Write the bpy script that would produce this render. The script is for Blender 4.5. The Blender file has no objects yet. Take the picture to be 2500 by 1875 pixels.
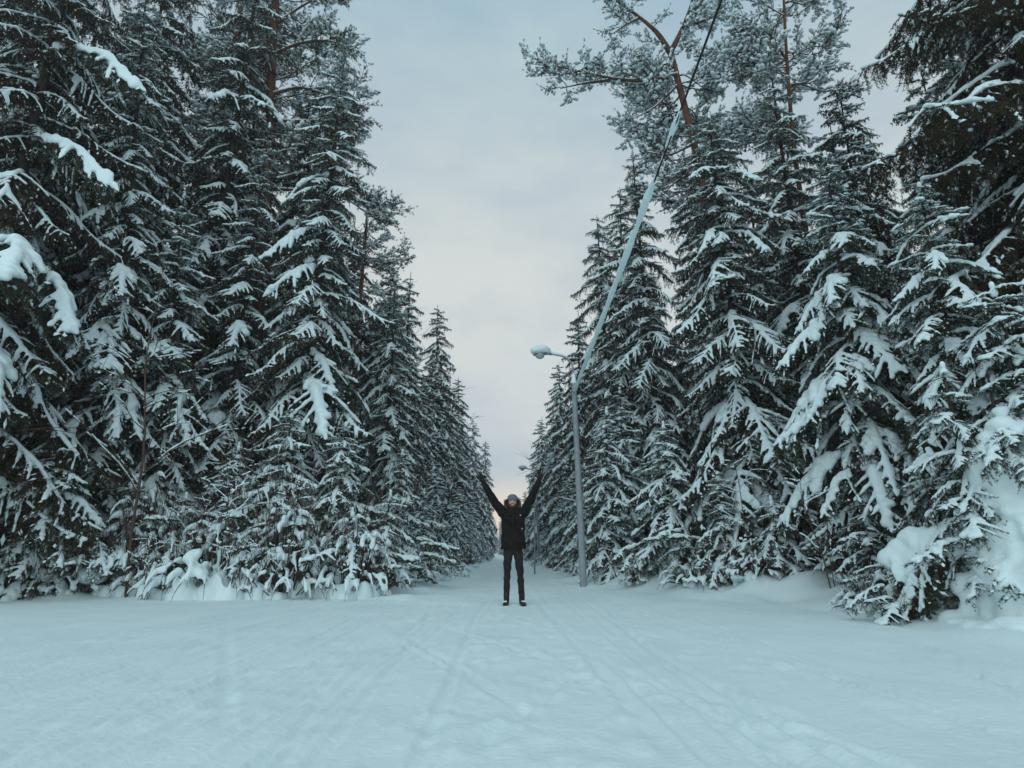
import bpy, math, random
import numpy as np
from math import sin, cos, pi, radians as R
from mathutils import Vector, Matrix

SC = bpy.context.scene
COL = SC.collection
rnd = random.Random(7)

# ------------------------------------------------------------------ camera, sky, light, exposure
cam_d = bpy.data.cameras.new('camera')
cam = bpy.data.objects.new('camera', cam_d)
COL.objects.link(cam)
cam.location = (0, 0, 0.85)
cam.rotation_euler = (R(90 + 15.0), 0, R(-0.37))
cam_d.lens = 22
cam_d.sensor_width = 36
cam_d.clip_start = 0.05
cam_d.clip_end = 3000
SC.camera = cam

world = bpy.data.worlds.new('World')
SC.world = world
world.use_nodes = True
nt = world.node_tree
nt.nodes.clear()
def N(t, kind, **kw):
    n = t.nodes.new(kind)
    for k, v in kw.items():
        setattr(n, k, v)
    return n
out = N(nt, 'ShaderNodeOutputWorld')
bg = N(nt, 'ShaderNodeBackground')
bg.inputs['Strength'].default_value = 0.1
nt.links.new(bg.outputs[0], out.inputs[0])
tc = N(nt, 'ShaderNodeTexCoord')
sep = N(nt, 'ShaderNodeSeparateXYZ')
nt.links.new(tc.outputs['Generated'], sep.inputs[0])
ramp = N(nt, 'ShaderNodeValToRGB')
nt.links.new(sep.outputs['Z'], ramp.inputs[0])
cr = ramp.color_ramp
stops = [(0.0, (6.6, 6.8, 6.9)), (0.12, (6.3, 6.8, 7.0)), (0.26, (6.8, 7.2, 7.2)), (0.42, (6.9, 7.3, 7.2)),
         (0.58, (5.6, 6.5, 6.8)), (0.72, (4.3, 5.8, 6.5)), (1.0, (4.1, 5.7, 6.6))]
while len(cr.elements) < len(stops):
    cr.elements.new(0.5)
for e, (p, c) in zip(cr.elements, stops):
    e.position = p
    e.color = (c[0], c[1], c[2], 1)
# soft cloud bands
mp = N(nt, 'ShaderNodeMapping')
mp.inputs['Scale'].default_value = (1.6, 1.6, 3.4)
nt.links.new(tc.outputs['Generated'], mp.inputs[0])
noi = N(nt, 'ShaderNodeTexNoise')
noi.inputs['Scale'].default_value = 3.0
noi.inputs['Detail'].default_value = 4
noi.inputs['Roughness'].default_value = 0.55
nt.links.new(mp.outputs[0], noi.inputs['Vector'])
cl = N(nt, 'ShaderNodeMapRange')
cl.inputs['From Min'].default_value = 0.36
cl.inputs['From Max'].default_value = 0.64
nt.links.new(noi.outputs[0], cl.inputs['Value'])
mixc = N(nt, 'ShaderNodeMix', data_type='RGBA', blend_type='MULTIPLY')
mixc.inputs['Factor'].default_value = 1.0
crr = N(nt, 'ShaderNodeValToRGB')
crr.color_ramp.elements[0].color = (0.87, 0.915, 0.97, 1)
crr.color_ramp.elements[1].color = (1.055, 1.05, 1.035, 1)
nt.links.new(cl.outputs[0], crr.inputs[0])
nt.links.new(ramp.outputs[0], mixc.inputs['A'])
nt.links.new(crr.outputs[0], mixc.inputs['B'])
# clearing low over the end of the road, where the hidden sun is
nrm = N(nt, 'ShaderNodeVectorMath', operation='DOT_PRODUCT')
nrm.inputs[1].default_value = (0.0, 0.9996, 0.028)
nt.links.new(tc.outputs['Generated'], nrm.inputs[0])
glow = N(nt, 'ShaderNodeMapRange', interpolation_type='SMOOTHSTEP')
glow.inputs['From Min'].default_value = 0.9955
glow.inputs['From Max'].default_value = 0.9998
nt.links.new(nrm.outputs['Value'], glow.inputs['Value'])
mixg = N(nt, 'ShaderNodeMix', data_type='RGBA')
nt.links.new(glow.outputs[0], mixg.inputs['Factor'])
nt.links.new(mixc.outputs['Result'], mixg.inputs['A'])
mixg.inputs['B'].default_value = (9.5, 8.3, 6.9, 1)
sky = N(nt, 'ShaderNodeTexSky', sky_type='NISHITA')
sky.sun_disc = False
sky.sun_elevation = R(42)
sky.sun_rotation = R(196)
sky.air_density = 1.0
mixs = N(nt, 'ShaderNodeMix', data_type='RGBA')
mixs.inputs['Factor'].default_value = 0.94
nt.links.new(sky.outputs[0], mixs.inputs['A'])
nt.links.new(mixg.outputs['Result'], mixs.inputs['B'])
nt.links.new(mixs.outputs['Result'], bg.inputs['Color'])

sun_d = bpy.data.lights.new('sun', 'SUN')
sun_d.energy = 1.0
sun_d.angle = R(80)
sun_d.color = (0.78, 0.96, 1.0)
sun = bpy.data.objects.new('sun', sun_d)
COL.objects.link(sun)
sun.rotation_euler = (R(48), 0, R(-16))

vs = SC.view_settings
vs.view_transform = 'Standard'
vs.look = 'None'
vs.exposure = 0.0
vs.gamma = 1.0
vs.use_curve_mapping = False
cy = SC.cycles
cy.max_bounces = 5
cy.diffuse_bounces = 3
cy.glossy_bounces = 2
cy.transmission_bounces = 3
cy.use_denoising = True

# ------------------------------------------------------------------ materials
def new_mat(name, rough=0.7, spec=0.3):
    m = bpy.data.materials.new(name)
    m.use_nodes = True
    b = m.node_tree.nodes['Principled BSDF']
    b.inputs['Roughness'].default_value = rough
    b.inputs['Specular IOR Level'].default_value = spec
    return m, m.node_tree, b

def noise_mat(name, c1, c2, scale=5.0, rough=0.7, spec=0.3, bump=0.0, bscale=None, stretch=(1, 1, 1), detail=4, vary=0.0):
    m, t, b = new_mat(name, rough, spec)
    co = N(t, 'ShaderNodeTexCoord')
    mpn = N(t, 'ShaderNodeMapping')
    mpn.inputs['Scale'].default_value = stretch
    t.links.new(co.outputs['Object'], mpn.inputs[0])
    nz = N(t, 'ShaderNodeTexNoise')
    nz.inputs['Scale'].default_value = scale
    nz.inputs['Detail'].default_value = detail
    t.links.new(mpn.outputs[0], nz.inputs['Vector'])
    rp = N(t, 'ShaderNodeValToRGB')
    rp.color_ramp.elements[0].position = 0.3
    rp.color_ramp.elements[1].position = 0.7
    rp.color_ramp.elements[0].color = (*c1, 1)
    rp.color_ramp.elements[1].color = (*c2, 1)
    t.links.new(nz.outputs[0], rp.inputs[0])
    src = rp.outputs[0]
    if vary:
        oi = N(t, 'ShaderNodeObjectInfo')
        hs = N(t, 'ShaderNodeHueSaturation')
        mr = N(t, 'ShaderNodeMapRange')
        mr.inputs['To Min'].default_value = 1 - vary
        mr.inputs['To Max'].default_value = 1 + vary
        t.links.new(oi.outputs['Random'], mr.inputs['Value'])
        t.links.new(mr.outputs[0], hs.inputs['Value'])
        t.links.new(src, hs.inputs['Color'])
        src = hs.outputs[0]
    t.links.new(src, b.inputs['Base Color'])
    if bump:
        nb = N(t, 'ShaderNodeTexNoise')
        nb.inputs['Scale'].default_value = bscale or scale * 4
        nb.inputs['Detail'].default_value = 5
        t.links.new(mpn.outputs[0], nb.inputs['Vector'])
        bp = N(t, 'ShaderNodeBump')
        bp.inputs['Strength'].default_value = 1.0
        bp.inputs['Distance'].default_value = bump
        t.links.new(nb.outputs[0], bp.inputs['Height'])
        t.links.new(bp.outputs[0], b.inputs['Normal'])
    return m

M = {}
M['snow'] = noise_mat('fresh_snow', (0.71, 0.83, 0.85), (0.77, 0.88, 0.89), 3, 0.75, 0.25, 0.010, 55)
M['road_snow'] = noise_mat('packed_snow', (0.68, 0.80, 0.825), (0.76, 0.87, 0.88), 1.2, 0.7, 0.3, 0.008, 22)
M['needles'] = noise_mat('spruce_needles', (0.036, 0.028, 0.013), (0.062, 0.047, 0.022), 2.5, 0.7, 0.2, vary=0.3)
M['young_needles'] = noise_mat('young_spruce_needles', (0.032, 0.038, 0.020), (0.050, 0.055, 0.027), 2.5, 0.65, 0.2, vary=0.25)
M['pine_needles'] = noise_mat('pine_needles', (0.034, 0.035, 0.022), (0.060, 0.058, 0.038), 2.0, 0.7, 0.2, vary=0.25)
M['bark'] = noise_mat('spruce_bark', (0.035, 0.026, 0.021), (0.085, 0.064, 0.052), 14, 0.9, 0.1, 0.02, 30, (1, 1, 0.35))
M['twig'] = noise_mat('twig_bark', (0.045, 0.030, 0.023), (0.075, 0.050, 0.038), 20, 0.85, 0.1)
M['pine_bark'] = noise_mat('pine_bark', (0.080, 0.042, 0.028), (0.16, 0.080, 0.048), 9, 0.9, 0.1, 0.02, 25, (1, 1, 0.4))
M['sapling_bark'] = noise_mat('sapling_bark', (0.06, 0.036, 0.027), (0.12, 0.082, 0.058), 12, 0.8, 0.2)
M['concrete'] = noise_mat('grey_concrete', (0.24, 0.27, 0.29), (0.33, 0.36, 0.375), 8, 0.85, 0.2, 0.004, 60)
M['metal'] = noise_mat('galvanised_steel', (0.25, 0.27, 0.29), (0.36, 0.38, 0.40), 12, 0.5, 0.5)
M['metal'].node_tree.nodes['Principled BSDF'].inputs['Metallic'].default_value = 0.6
M['black_cable'] = noise_mat('black_cable', (0.012, 0.012, 0.013), (0.022, 0.021, 0.021), 10, 0.5, 0.3)
M['bowl'], _t, _b = new_mat('frosted_lamp_bowl', 0.25, 0.5)
_b.inputs['Base Color'].default_value = (0.55, 0.6, 0.62, 1)
_b.inputs['Transmission Weight'].default_value = 0.35
M['jacket'] = noise_mat('black_parka_cloth', (0.009, 0.007, 0.007), (0.015, 0.0115, 0.011), 9, 0.85, 0.15, 0.006, 40)
M['jeans'] = noise_mat('dark_denim', (0.017, 0.014, 0.014), (0.031, 0.027, 0.027), 7, 0.85, 0.1, 0.003, 90)
M['boot'] = noise_mat('dark_leather', (0.012, 0.010, 0.009), (0.026, 0.021, 0.018), 18, 0.55, 0.3)
M['sole'] = noise_mat('black_rubber', (0.010, 0.010, 0.010), (0.018, 0.018, 0.018), 18, 0.7, 0.2)
M['glove'] = noise_mat('dark_knit_glove', (0.018, 0.013, 0.012), (0.032, 0.024, 0.021), 60, 0.9, 0.1)
M['skin'] = noise_mat('skin', (0.50, 0.30, 0.23), (0.58, 0.36, 0.28), 14, 0.55, 0.3)
M['beanie'] = noise_mat('grey_knit', (0.12, 0.125, 0.15), (0.19, 0.195, 0.225), 60, 0.95, 0.05, 0.004, 90, (1, 1, 0.2))
M['fur'] = noise_mat('brown_fur_trim', (0.10, 0.075, 0.055), (0.28, 0.22, 0.17), 25, 0.9, 0.1)
M['beard'] = noise_mat('brown_beard', (0.085, 0.042, 0.025), (0.15, 0.078, 0.045), 60, 0.9, 0.1, 0.004, 120)
M['mouth'] = noise_mat('mouth', (0.16, 0.04, 0.035), (0.2, 0.055, 0.05), 30, 0.5, 0.3)
M['teeth'] = noise_mat('teeth', (0.62, 0.6, 0.55), (0.68, 0.66, 0.6), 30, 0.3, 0.5)
M['eye_white'] = noise_mat('eye_white', (0.5, 0.5, 0.5), (0.55, 0.55, 0.55), 10, 0.2, 0.5)
M['iris'] = noise_mat('iris', (0.02, 0.025, 0.03), (0.03, 0.04, 0.05), 10, 0.2, 0.5)
M['badge'] = noise_mat('pale_metal_snap', (0.7, 0.72, 0.72), (0.8, 0.8, 0.8), 10, 0.35, 0.5)

# ------------------------------------------------------------------ mesh helpers
def mesh_from(name, V, F, mats, mi=None, smooth=True):
    V = np.asarray(V, dtype=np.float32).reshape(-1, 3)
    F = np.asarray(F, dtype=np.int32)
    k = F.shape[1]
    me = bpy.data.meshes.new(name)
    me.vertices.add(len(V))
    me.vertices.foreach_set('co', V.ravel())
    me.loops.add(F.size)
    me.loops.foreach_set('vertex_index', F.ravel())
    me.polygons.add(len(F))
    me.polygons.foreach_set('loop_start', np.arange(0, F.size, k, dtype=np.int32))
    if smooth:
        me.polygons.foreach_set('use_smooth', np.ones(len(F), dtype=bool))
    for m in mats:
        me.materials.append(m)
    if mi is not None:
        me.polygons.foreach_set('material_index', np.asarray(mi, dtype=np.int32))
    me.update(calc_edges=True)
    me.validate()
    return me

def link(name, me, parent=None):
    o = bpy.data.objects.new(name, me)
    COL.objects.link(o)
    if parent is not None:
        o.parent = parent
    return o

def thing(name, label, cat, loc=(0, 0, 0), rz=0.0, group=None):
    o = bpy.data.objects.new(name, None)
    COL.objects.link(o)
    o.empty_display_size = 0.2
    o.location = loc
    o.rotation_euler = (0, 0, rz)
    o['label'] = label
    o['category'] = cat
    if group:
        o['group'] = group
    return o

class MB:
    """collects triangles"""
    def __init__(s):
        s.V, s.F, s.n, s.mi = [], [], 0, []
    def add(s, V, F, mi=0):
        V = np.asarray(V, dtype=np.float32).reshape(-1, 3)
        F = np.asarray(F, dtype=np.int32).reshape(-1, 3)
        s.V.append(V); s.F.append(F + s.n); s.n += len(V)
        s.mi.append(np.full(len(F), mi, dtype=np.int32))
    def arrays(s):
        return np.concatenate(s.V), np.concatenate(s.F), np.concatenate(s.mi)
    def mesh(s, name, mats, smooth=True):
        V, F, mi = s.arrays()
        return mesh_from(name, V, F, mats, mi, smooth)

def tube(pts, radii, sides=6):
    P = np.asarray(pts, dtype=np.float64)
    n = len(P)
    r = np.broadcast_to(np.asarray(radii, dtype=np.float64), (n,))
    T = np.gradient(P, axis=0)
    T /= np.linalg.norm(T, axis=1, keepdims=True) + 1e-9
    ref = np.array([0, 0, 1.0]) if abs(T[:, 2]).mean() < 0.8 else np.array([1.0, 0, 0])
    A = np.cross(T, ref); A /= np.linalg.norm(A, axis=1, keepdims=True) + 1e-9
    B = np.cross(T, A)
    th = np.arange(sides) * 2 * pi / sides
    V = P[:, None, :] + r[:, None, None] * (cos_(th)[None, :, None] * A[:, None, :] + sin_(th)[None, :, None] * B[:, None, :])
    V = V.reshape(-1, 3)
    F = []
    for i in range(n - 1):
        for j in range(sides):
            a = i * sides + j; b = i * sides + (j + 1) % sides
            c = a + sides; d = b + sides
            F += [(a, b, d), (a, d, c)]
    V = np.vstack([V, P[0], P[-1]])
    c0, c1 = n * sides, n * sides + 1
    for j in range(sides):
        F.append((c0, (j + 1) % sides, j))
        F.append((c1, (n - 1) * sides + j, (n - 1) * sides + (j + 1) % sides))
    return V, np.array(F, dtype=np.int32)
cos_, sin_ = np.cos, np.sin

def icosphere(sub):
    import bmesh
    bm = bmesh.new()
    bmesh.ops.create_icosphere(bm, subdivisions=sub, radius=1.0)
    bm.verts.ensure_lookup_table()
    V = np.array([v.co[:] for v in bm.verts])
    F = np.array([[v.index for v in f.verts] for f in bm.faces], dtype=np.int32)
    bm.free()
    return V, F
OCT = (np.array([(1, 0, 0), (-1, 0, 0), (0, 1, 0), (0, -1, 0), (0, 0, 1), (0, 0, -1)], dtype=float),
       np.array([(0, 2, 4), (2, 1, 4), (1, 3, 4), (3, 0, 4), (2, 0, 5), (1, 2, 5), (3, 1, 5), (0, 3, 5)], dtype=np.int32))
ICO1, ICO2, ICO3 = icosphere(1), icosphere(2), icosphere(3)

def blobs(C, RX, A=None, ico=ICO1):
    """ellipsoids: centres C (n,3), radii RX (n,3), optional heading A (n,3): x axis of each follows it"""
    C = np.asarray(C, dtype=np.float64).reshape(-1, 3)
    RX = np.asarray(RX, dtype=np.float64).reshape(-1, 3)
    V0, F0 = ico
    n, k = len(C), len(V0)
    L = V0[None] * RX[:, None, :]
    if A is not None:
        A = np.asarray(A, dtype=np.float64).reshape(-1, 3)
        X = A / (np.linalg.norm(A, axis=1, keepdims=True) + 1e-9)
        Y = np.cross(np.array([0, 0, 1.0]), X)
        ln = np.linalg.norm(Y, axis=1, keepdims=True)
        Y = np.where(ln < 1e-3, np.array([0, 1.0, 0]), Y / (ln + 1e-9))
        Z = np.cross(X, Y)
        L = L[..., 0:1] * X[:, None] + L[..., 1:2] * Y[:, None] + L[..., 2:3] * Z[:, None]
    V = (L + C[:, None]).reshape(-1, 3)
    F = (F0[None] + (np.arange(n) * k)[:, None, None]).reshape(-1, 3)
    return V, F

def remesh(name, V, F, voxel, mat, smooth=2, lump=0.0, lscale=6.0, seed=0):
    """fuses closed pieces into one smooth skin"""
    me = mesh_from('tmp', V, F, [])
    ob = bpy.data.objects.new('tmp', me)
    COL.objects.link(ob)
    md = ob.modifiers.new('r', 'REMESH')
    md.mode = 'VOXEL'; md.voxel_size = voxel; md.use_smooth_shade = True
    if smooth:
        sm = ob.modifiers.new('s', 'SMOOTH')
        sm.factor = 0.5; sm.iterations = smooth
    ev = ob.evaluated_get(bpy.context.evaluated_depsgraph_get())
    me2 = bpy.data.meshes.new_from_object(ev)
    bpy.data.objects.remove(ob)
    bpy.data.meshes.remove(me)
    me2.name = name
    me2.materials.clear()
    me2.materials.append(mat)
    if lump:
        n = len(me2.vertices)
        co = np.empty(n * 3, dtype=np.float32); me2.vertices.foreach_get('co', co); co = co.reshape(-1, 3)
        no = np.empty(n * 3, dtype=np.float32); me2.vertex_normals.foreach_get('vector', no); no = no.reshape(-1, 3)
        rg = np.random.default_rng(seed)
        d = np.zeros(n)
        for k in range(7):
            w = rg.normal(size=3); w *= lscale * (1 + 0.45 * k) / np.linalg.norm(w)
            d += np.sin(co @ w + rg.uniform(0, 6.28)) / (1 + 0.45 * k)
        co += no * (d * lump)[:, None]
        me2.vertices.foreach_set('co', co.ravel())
    me2.polygons.foreach_set('use_smooth', np.ones(len(me2.polygons), dtype=bool))
    me2.update()
    return me2

def needles(seg, per_m, ln, wd, rg, spread=0.9):
    """needle triangles along twig segments seg: (n,6)"""
    S = np.asarray(seg, dtype=np.float64).reshape(-1, 6)
    P0, P1 = S[:, :3], S[:, 3:]
    D = P1 - P0
    Ls = np.linalg.norm(D, axis=1)
    cnt = np.maximum(1, (Ls * per_m + rg.random(len(Ls))).astype(int))
    idx = np.repeat(np.arange(len(S)), cnt)
    t = rg.random(len(idx))
    P = P0[idx] + D[idx] * t[:, None]
    T = D[idx] / (Ls[idx][:, None] + 1e-9)
    Q = rg.normal(size=(len(idx), 3))
    Q -= (Q * T).sum(1)[:, None] * T
    Q /= np.linalg.norm(Q, axis=1, keepdims=True) + 1e-9
    dr = T * 0.65 + Q * spread
    dr /= np.linalg.norm(dr, axis=1, keepdims=True)
    sd = np.cross(dr, rg.normal(size=(len(idx), 3)))
    sd /= np.linalg.norm(sd, axis=1, keepdims=True) + 1e-9
    l = ln * rg.uniform(0.7, 1.25, len(idx))[:, None]
    V = np.stack([P - sd * wd * 0.5, P + sd * wd * 0.5, P + dr * l], axis=1).reshape(-1, 3)
    F = np.arange(len(V), dtype=np.int32).reshape(-1, 3)
    return V, F

# ------------------------------------------------------------------ noise for the ground
_ng = np.random.default_rng(3)
_tab = _ng.random((256, 256))
def vnoise(x, y):
    x = np.asarray(x, dtype=np.float64); y = np.asarray(y, dtype=np.float64)
    xi = np.floor(x).astype(int); yi = np.floor(y).astype(int)
    fx = x - xi; fy = y - yi
    fx = fx * fx * (3 - 2 * fx); fy = fy * fy * (3 - 2 * fy)
    g = lambda a, b: _tab[a & 255, b & 255]
    return (g(xi, yi) * (1 - fx) * (1 - fy) + g(xi + 1, yi) * fx * (1 - fy) + g(xi, yi + 1) * (1 - fx) * fy + g(xi + 1, yi + 1) * fx * fy) - 0.5
def sstep(a, b, x):
    t = np.clip((x - a) / (b - a), 0, 1)
    return t * t * (3 - 2 * t)

_ry = [-40, 0, 5.5, 6.9, 8.0, 9.6, 10.8, 12.6, 14.5, 16.4, 20, 30, 53, 150]
_rx = [8, 7, 5.6, 5.3, 5.35, 5.6, 5.2, 4.1, 3.0, 2.15, 1.95, 1.75, 1.6, 1.5]
def forest_depth(x, y):
    """metres inside the forest edge (negative on the open snow)"""
    xr = np.interp(y, _ry, _rx)
    dr = x - xr
    xl = np.interp(y, [13, 14, 18, 30, 60], [-2.3, -2.2, -1.9, -1.5, -1.4])
    dl = np.minimum(y - (13.1 + 0.02 * x + 0.22 * np.sin(x * 0.9) + 0.9 * vnoise(x * 0.8 + 7, y * 0.3) + 0.35 * vnoise(x * 2.3, y * 0.5 + 5)), xl - x)
    return np.maximum(dr, dl)

TR = []
_tg = np.random.default_rng(11)
for k in range(64):       # long sledge and ski grooves running with the road
    x0 = _tg.uniform(-5.5, 5.5)
    TR.append((x0, _tg.normal(0, 0.03) - x0 * 0.012, _tg.uniform(-0.004, 0.004), _tg.choice([0.026, 0.035, 0.05, 0.10], p=[.4, .4, .15, .05]), _tg.uniform(0.008, 0.026), _tg.uniform(-4, 5), _tg.uniform(7, 30)))
for k in range(46):       # short oblique ones
    x0 = _tg.uniform(-3.2, 3.6)
    TR.append((x0, _tg.uniform(-0.5, 0.5), _tg.uniform(-0.02, 0.02), _tg.uniform(0.026, 0.05), _tg.uniform(0.010, 0.024), _tg.uniform(1.5, 9), _tg.uniform(4, 9)))
TR.append((-1.75, 0.155, -0.002, 0.13, 0.03, 3.2, 11.5))
TR.append((-1.62, 0.150, -0.002, 0.03, 0.02, 3.0, 11.5))
FP = np.vstack([[(-0.03, 11.02, 0), (0.25, 11.02, 0), (-0.05, 10.9, 0), (0.28, 10.9, 0), (0.05, 11.6, 0), (0.25, 12.2, 0), (0.02, 12.8, 0), (0.22, 13.4, 0), (0.0, 14.0, 0), (0.2, 14.6, 0)]] * 2 + [np.stack([_tg.normal(0.1, 1.5, 420), _tg.uniform(2.2, 17, 420), _tg.uniform(0, 0.5, 420)], 1)])

def gz(x, y, fine=False):
    x = np.asarray(x, dtype=np.float64); y = np.asarray(y, dtype=np.float64)
    d = forest_depth(x, y)
    z = 0.02 * vnoise(x * 0.5, y * 0.35) * sstep(-0.3, -2.5, d)
    bank = sstep(-0.35, 1.3, d)
    z = z + bank * (0.20 + 0.30 * (vnoise(x * 0.9 + 9, y * 0.9) + 0.5) + 0.25 * vnoise(x * 2.1, y * 2.1 + 4))
    z = z + 0.17 * sstep(-1.0, -0.2, d) * (vnoise(x * 1.7 + 3, y * 1.7) + 0.35)
    z = np.maximum(z, -0.03)
    if fine:
        op = sstep(0.1, -0.6, d)
        z = z + op * (0.014 * vnoise(x * 2.6, y * 1.0) + 0.007 * vnoise(x * 7, y * 4.0) + 0.0055 * vnoise(x * 17, y * 11) + 0.003 * vnoise(x * 37, y * 29))
        g = np.zeros_like(z)
        for (x0, a, b, w, dp, ya, yb) in TR:
            xc = x0 + a * (y - 3) + b * (y - 3) ** 2 + 0.02 * np.sin(y * 0.7 + x0 * 5)
            u = (x - xc) / w
            fade = sstep(ya - 0.6, ya + 0.6, y) * sstep(yb + 2, yb - 2, y)
            g += 0.60 * fade * dp * (-np.exp(-u ** 4) + 0.55 * np.exp(-((np.abs(u) - 1.7) / 0.55) ** 2))
        # old path bending away to the left behind the clearing
        for off in (-0.5, 0.0, 0.55, 1.1):
            yc = 12.0 - 0.018 * (x + 2) ** 2 * (x < -2) - 0.35 * (x + 2) + off
            u = (y - yc) / 0.10
            g += sstep(0.5, -1.5, x) * 0.02 * (-np.exp(-u ** 4) + 0.5 * np.exp(-((np.abs(u) - 1.7) / 0.55) ** 2))
        z = z + op * g
    return z
def gz1(x, y):
    return float(gz(np.array([x]), np.array([y]))[0])

# ------------------------------------------------------------------ ground
def build_ground():
    nx, ny = 450, 560
    t = np.linspace(0, 1, ny)
    ys = 1.2 * (150 / 1.2) ** t
    s = np.linspace(-1, 1, nx)
    s = 0.42 * s + 0.58 * s ** 3
    X = s[None, :] * (5.0 + 1.25 * ys)[:, None]
    Y = np.repeat(ys[:, None], nx, 1)
    Z = gz(X, Y, True)
    i = np.arange(nx * ny).reshape(ny, nx)
    # feet, ends and grid
    for (fx, fy, fr) in FP:
        d2 = ((X - fx) / 0.085) ** 2 + ((Y - fy) / 0.15) ** 2
        near = d2 < 9
        Z[near] += 0.35 * 0.022 * (-np.exp(-d2[near] ** 2) + 0.5 * np.exp(-((np.sqrt(d2[near]) - 1.5) / 0.4) ** 2))
    F = np.stack([i[:-1, :-1], i[:-1, 1:], i[1:, 1:], i[1:, :-1]], -1).reshape(-1, 4)
    me = mesh_from('snow_ground', np.stack([X, Y, Z], -1), F, [M['road_snow']])
    o = link('snow_ground', me); o['kind'] = 'structure'
    o['label'] = 'open packed snow of the road and clearing with ski and foot tracks'
    V = [(-900, -900, -0.08), (900, -900, -0.08), (900, 1500, -0.08), (-900, 1500, -0.08)]
    o = link('snow_terrain', mesh_from('snow_terrain', V, [(0, 1, 2, 3)], [M['road_snow']], smooth=False)); o['kind'] = 'structure'
    o['label'] = 'flat snow covered terrain reaching to the horizon'
build_ground()

# ------------------------------------------------------------------ spruce boughs
UP = np.array([0, 0, 1.0])
def wob(rg, n=3):
    ph = rg.uniform(0, 6.28, n); fr = rg.uniform(3, 14, n)
    return lambda t: sum(np.sin(fr[k] * t + ph[k]) for k in range(n)) / n

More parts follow.
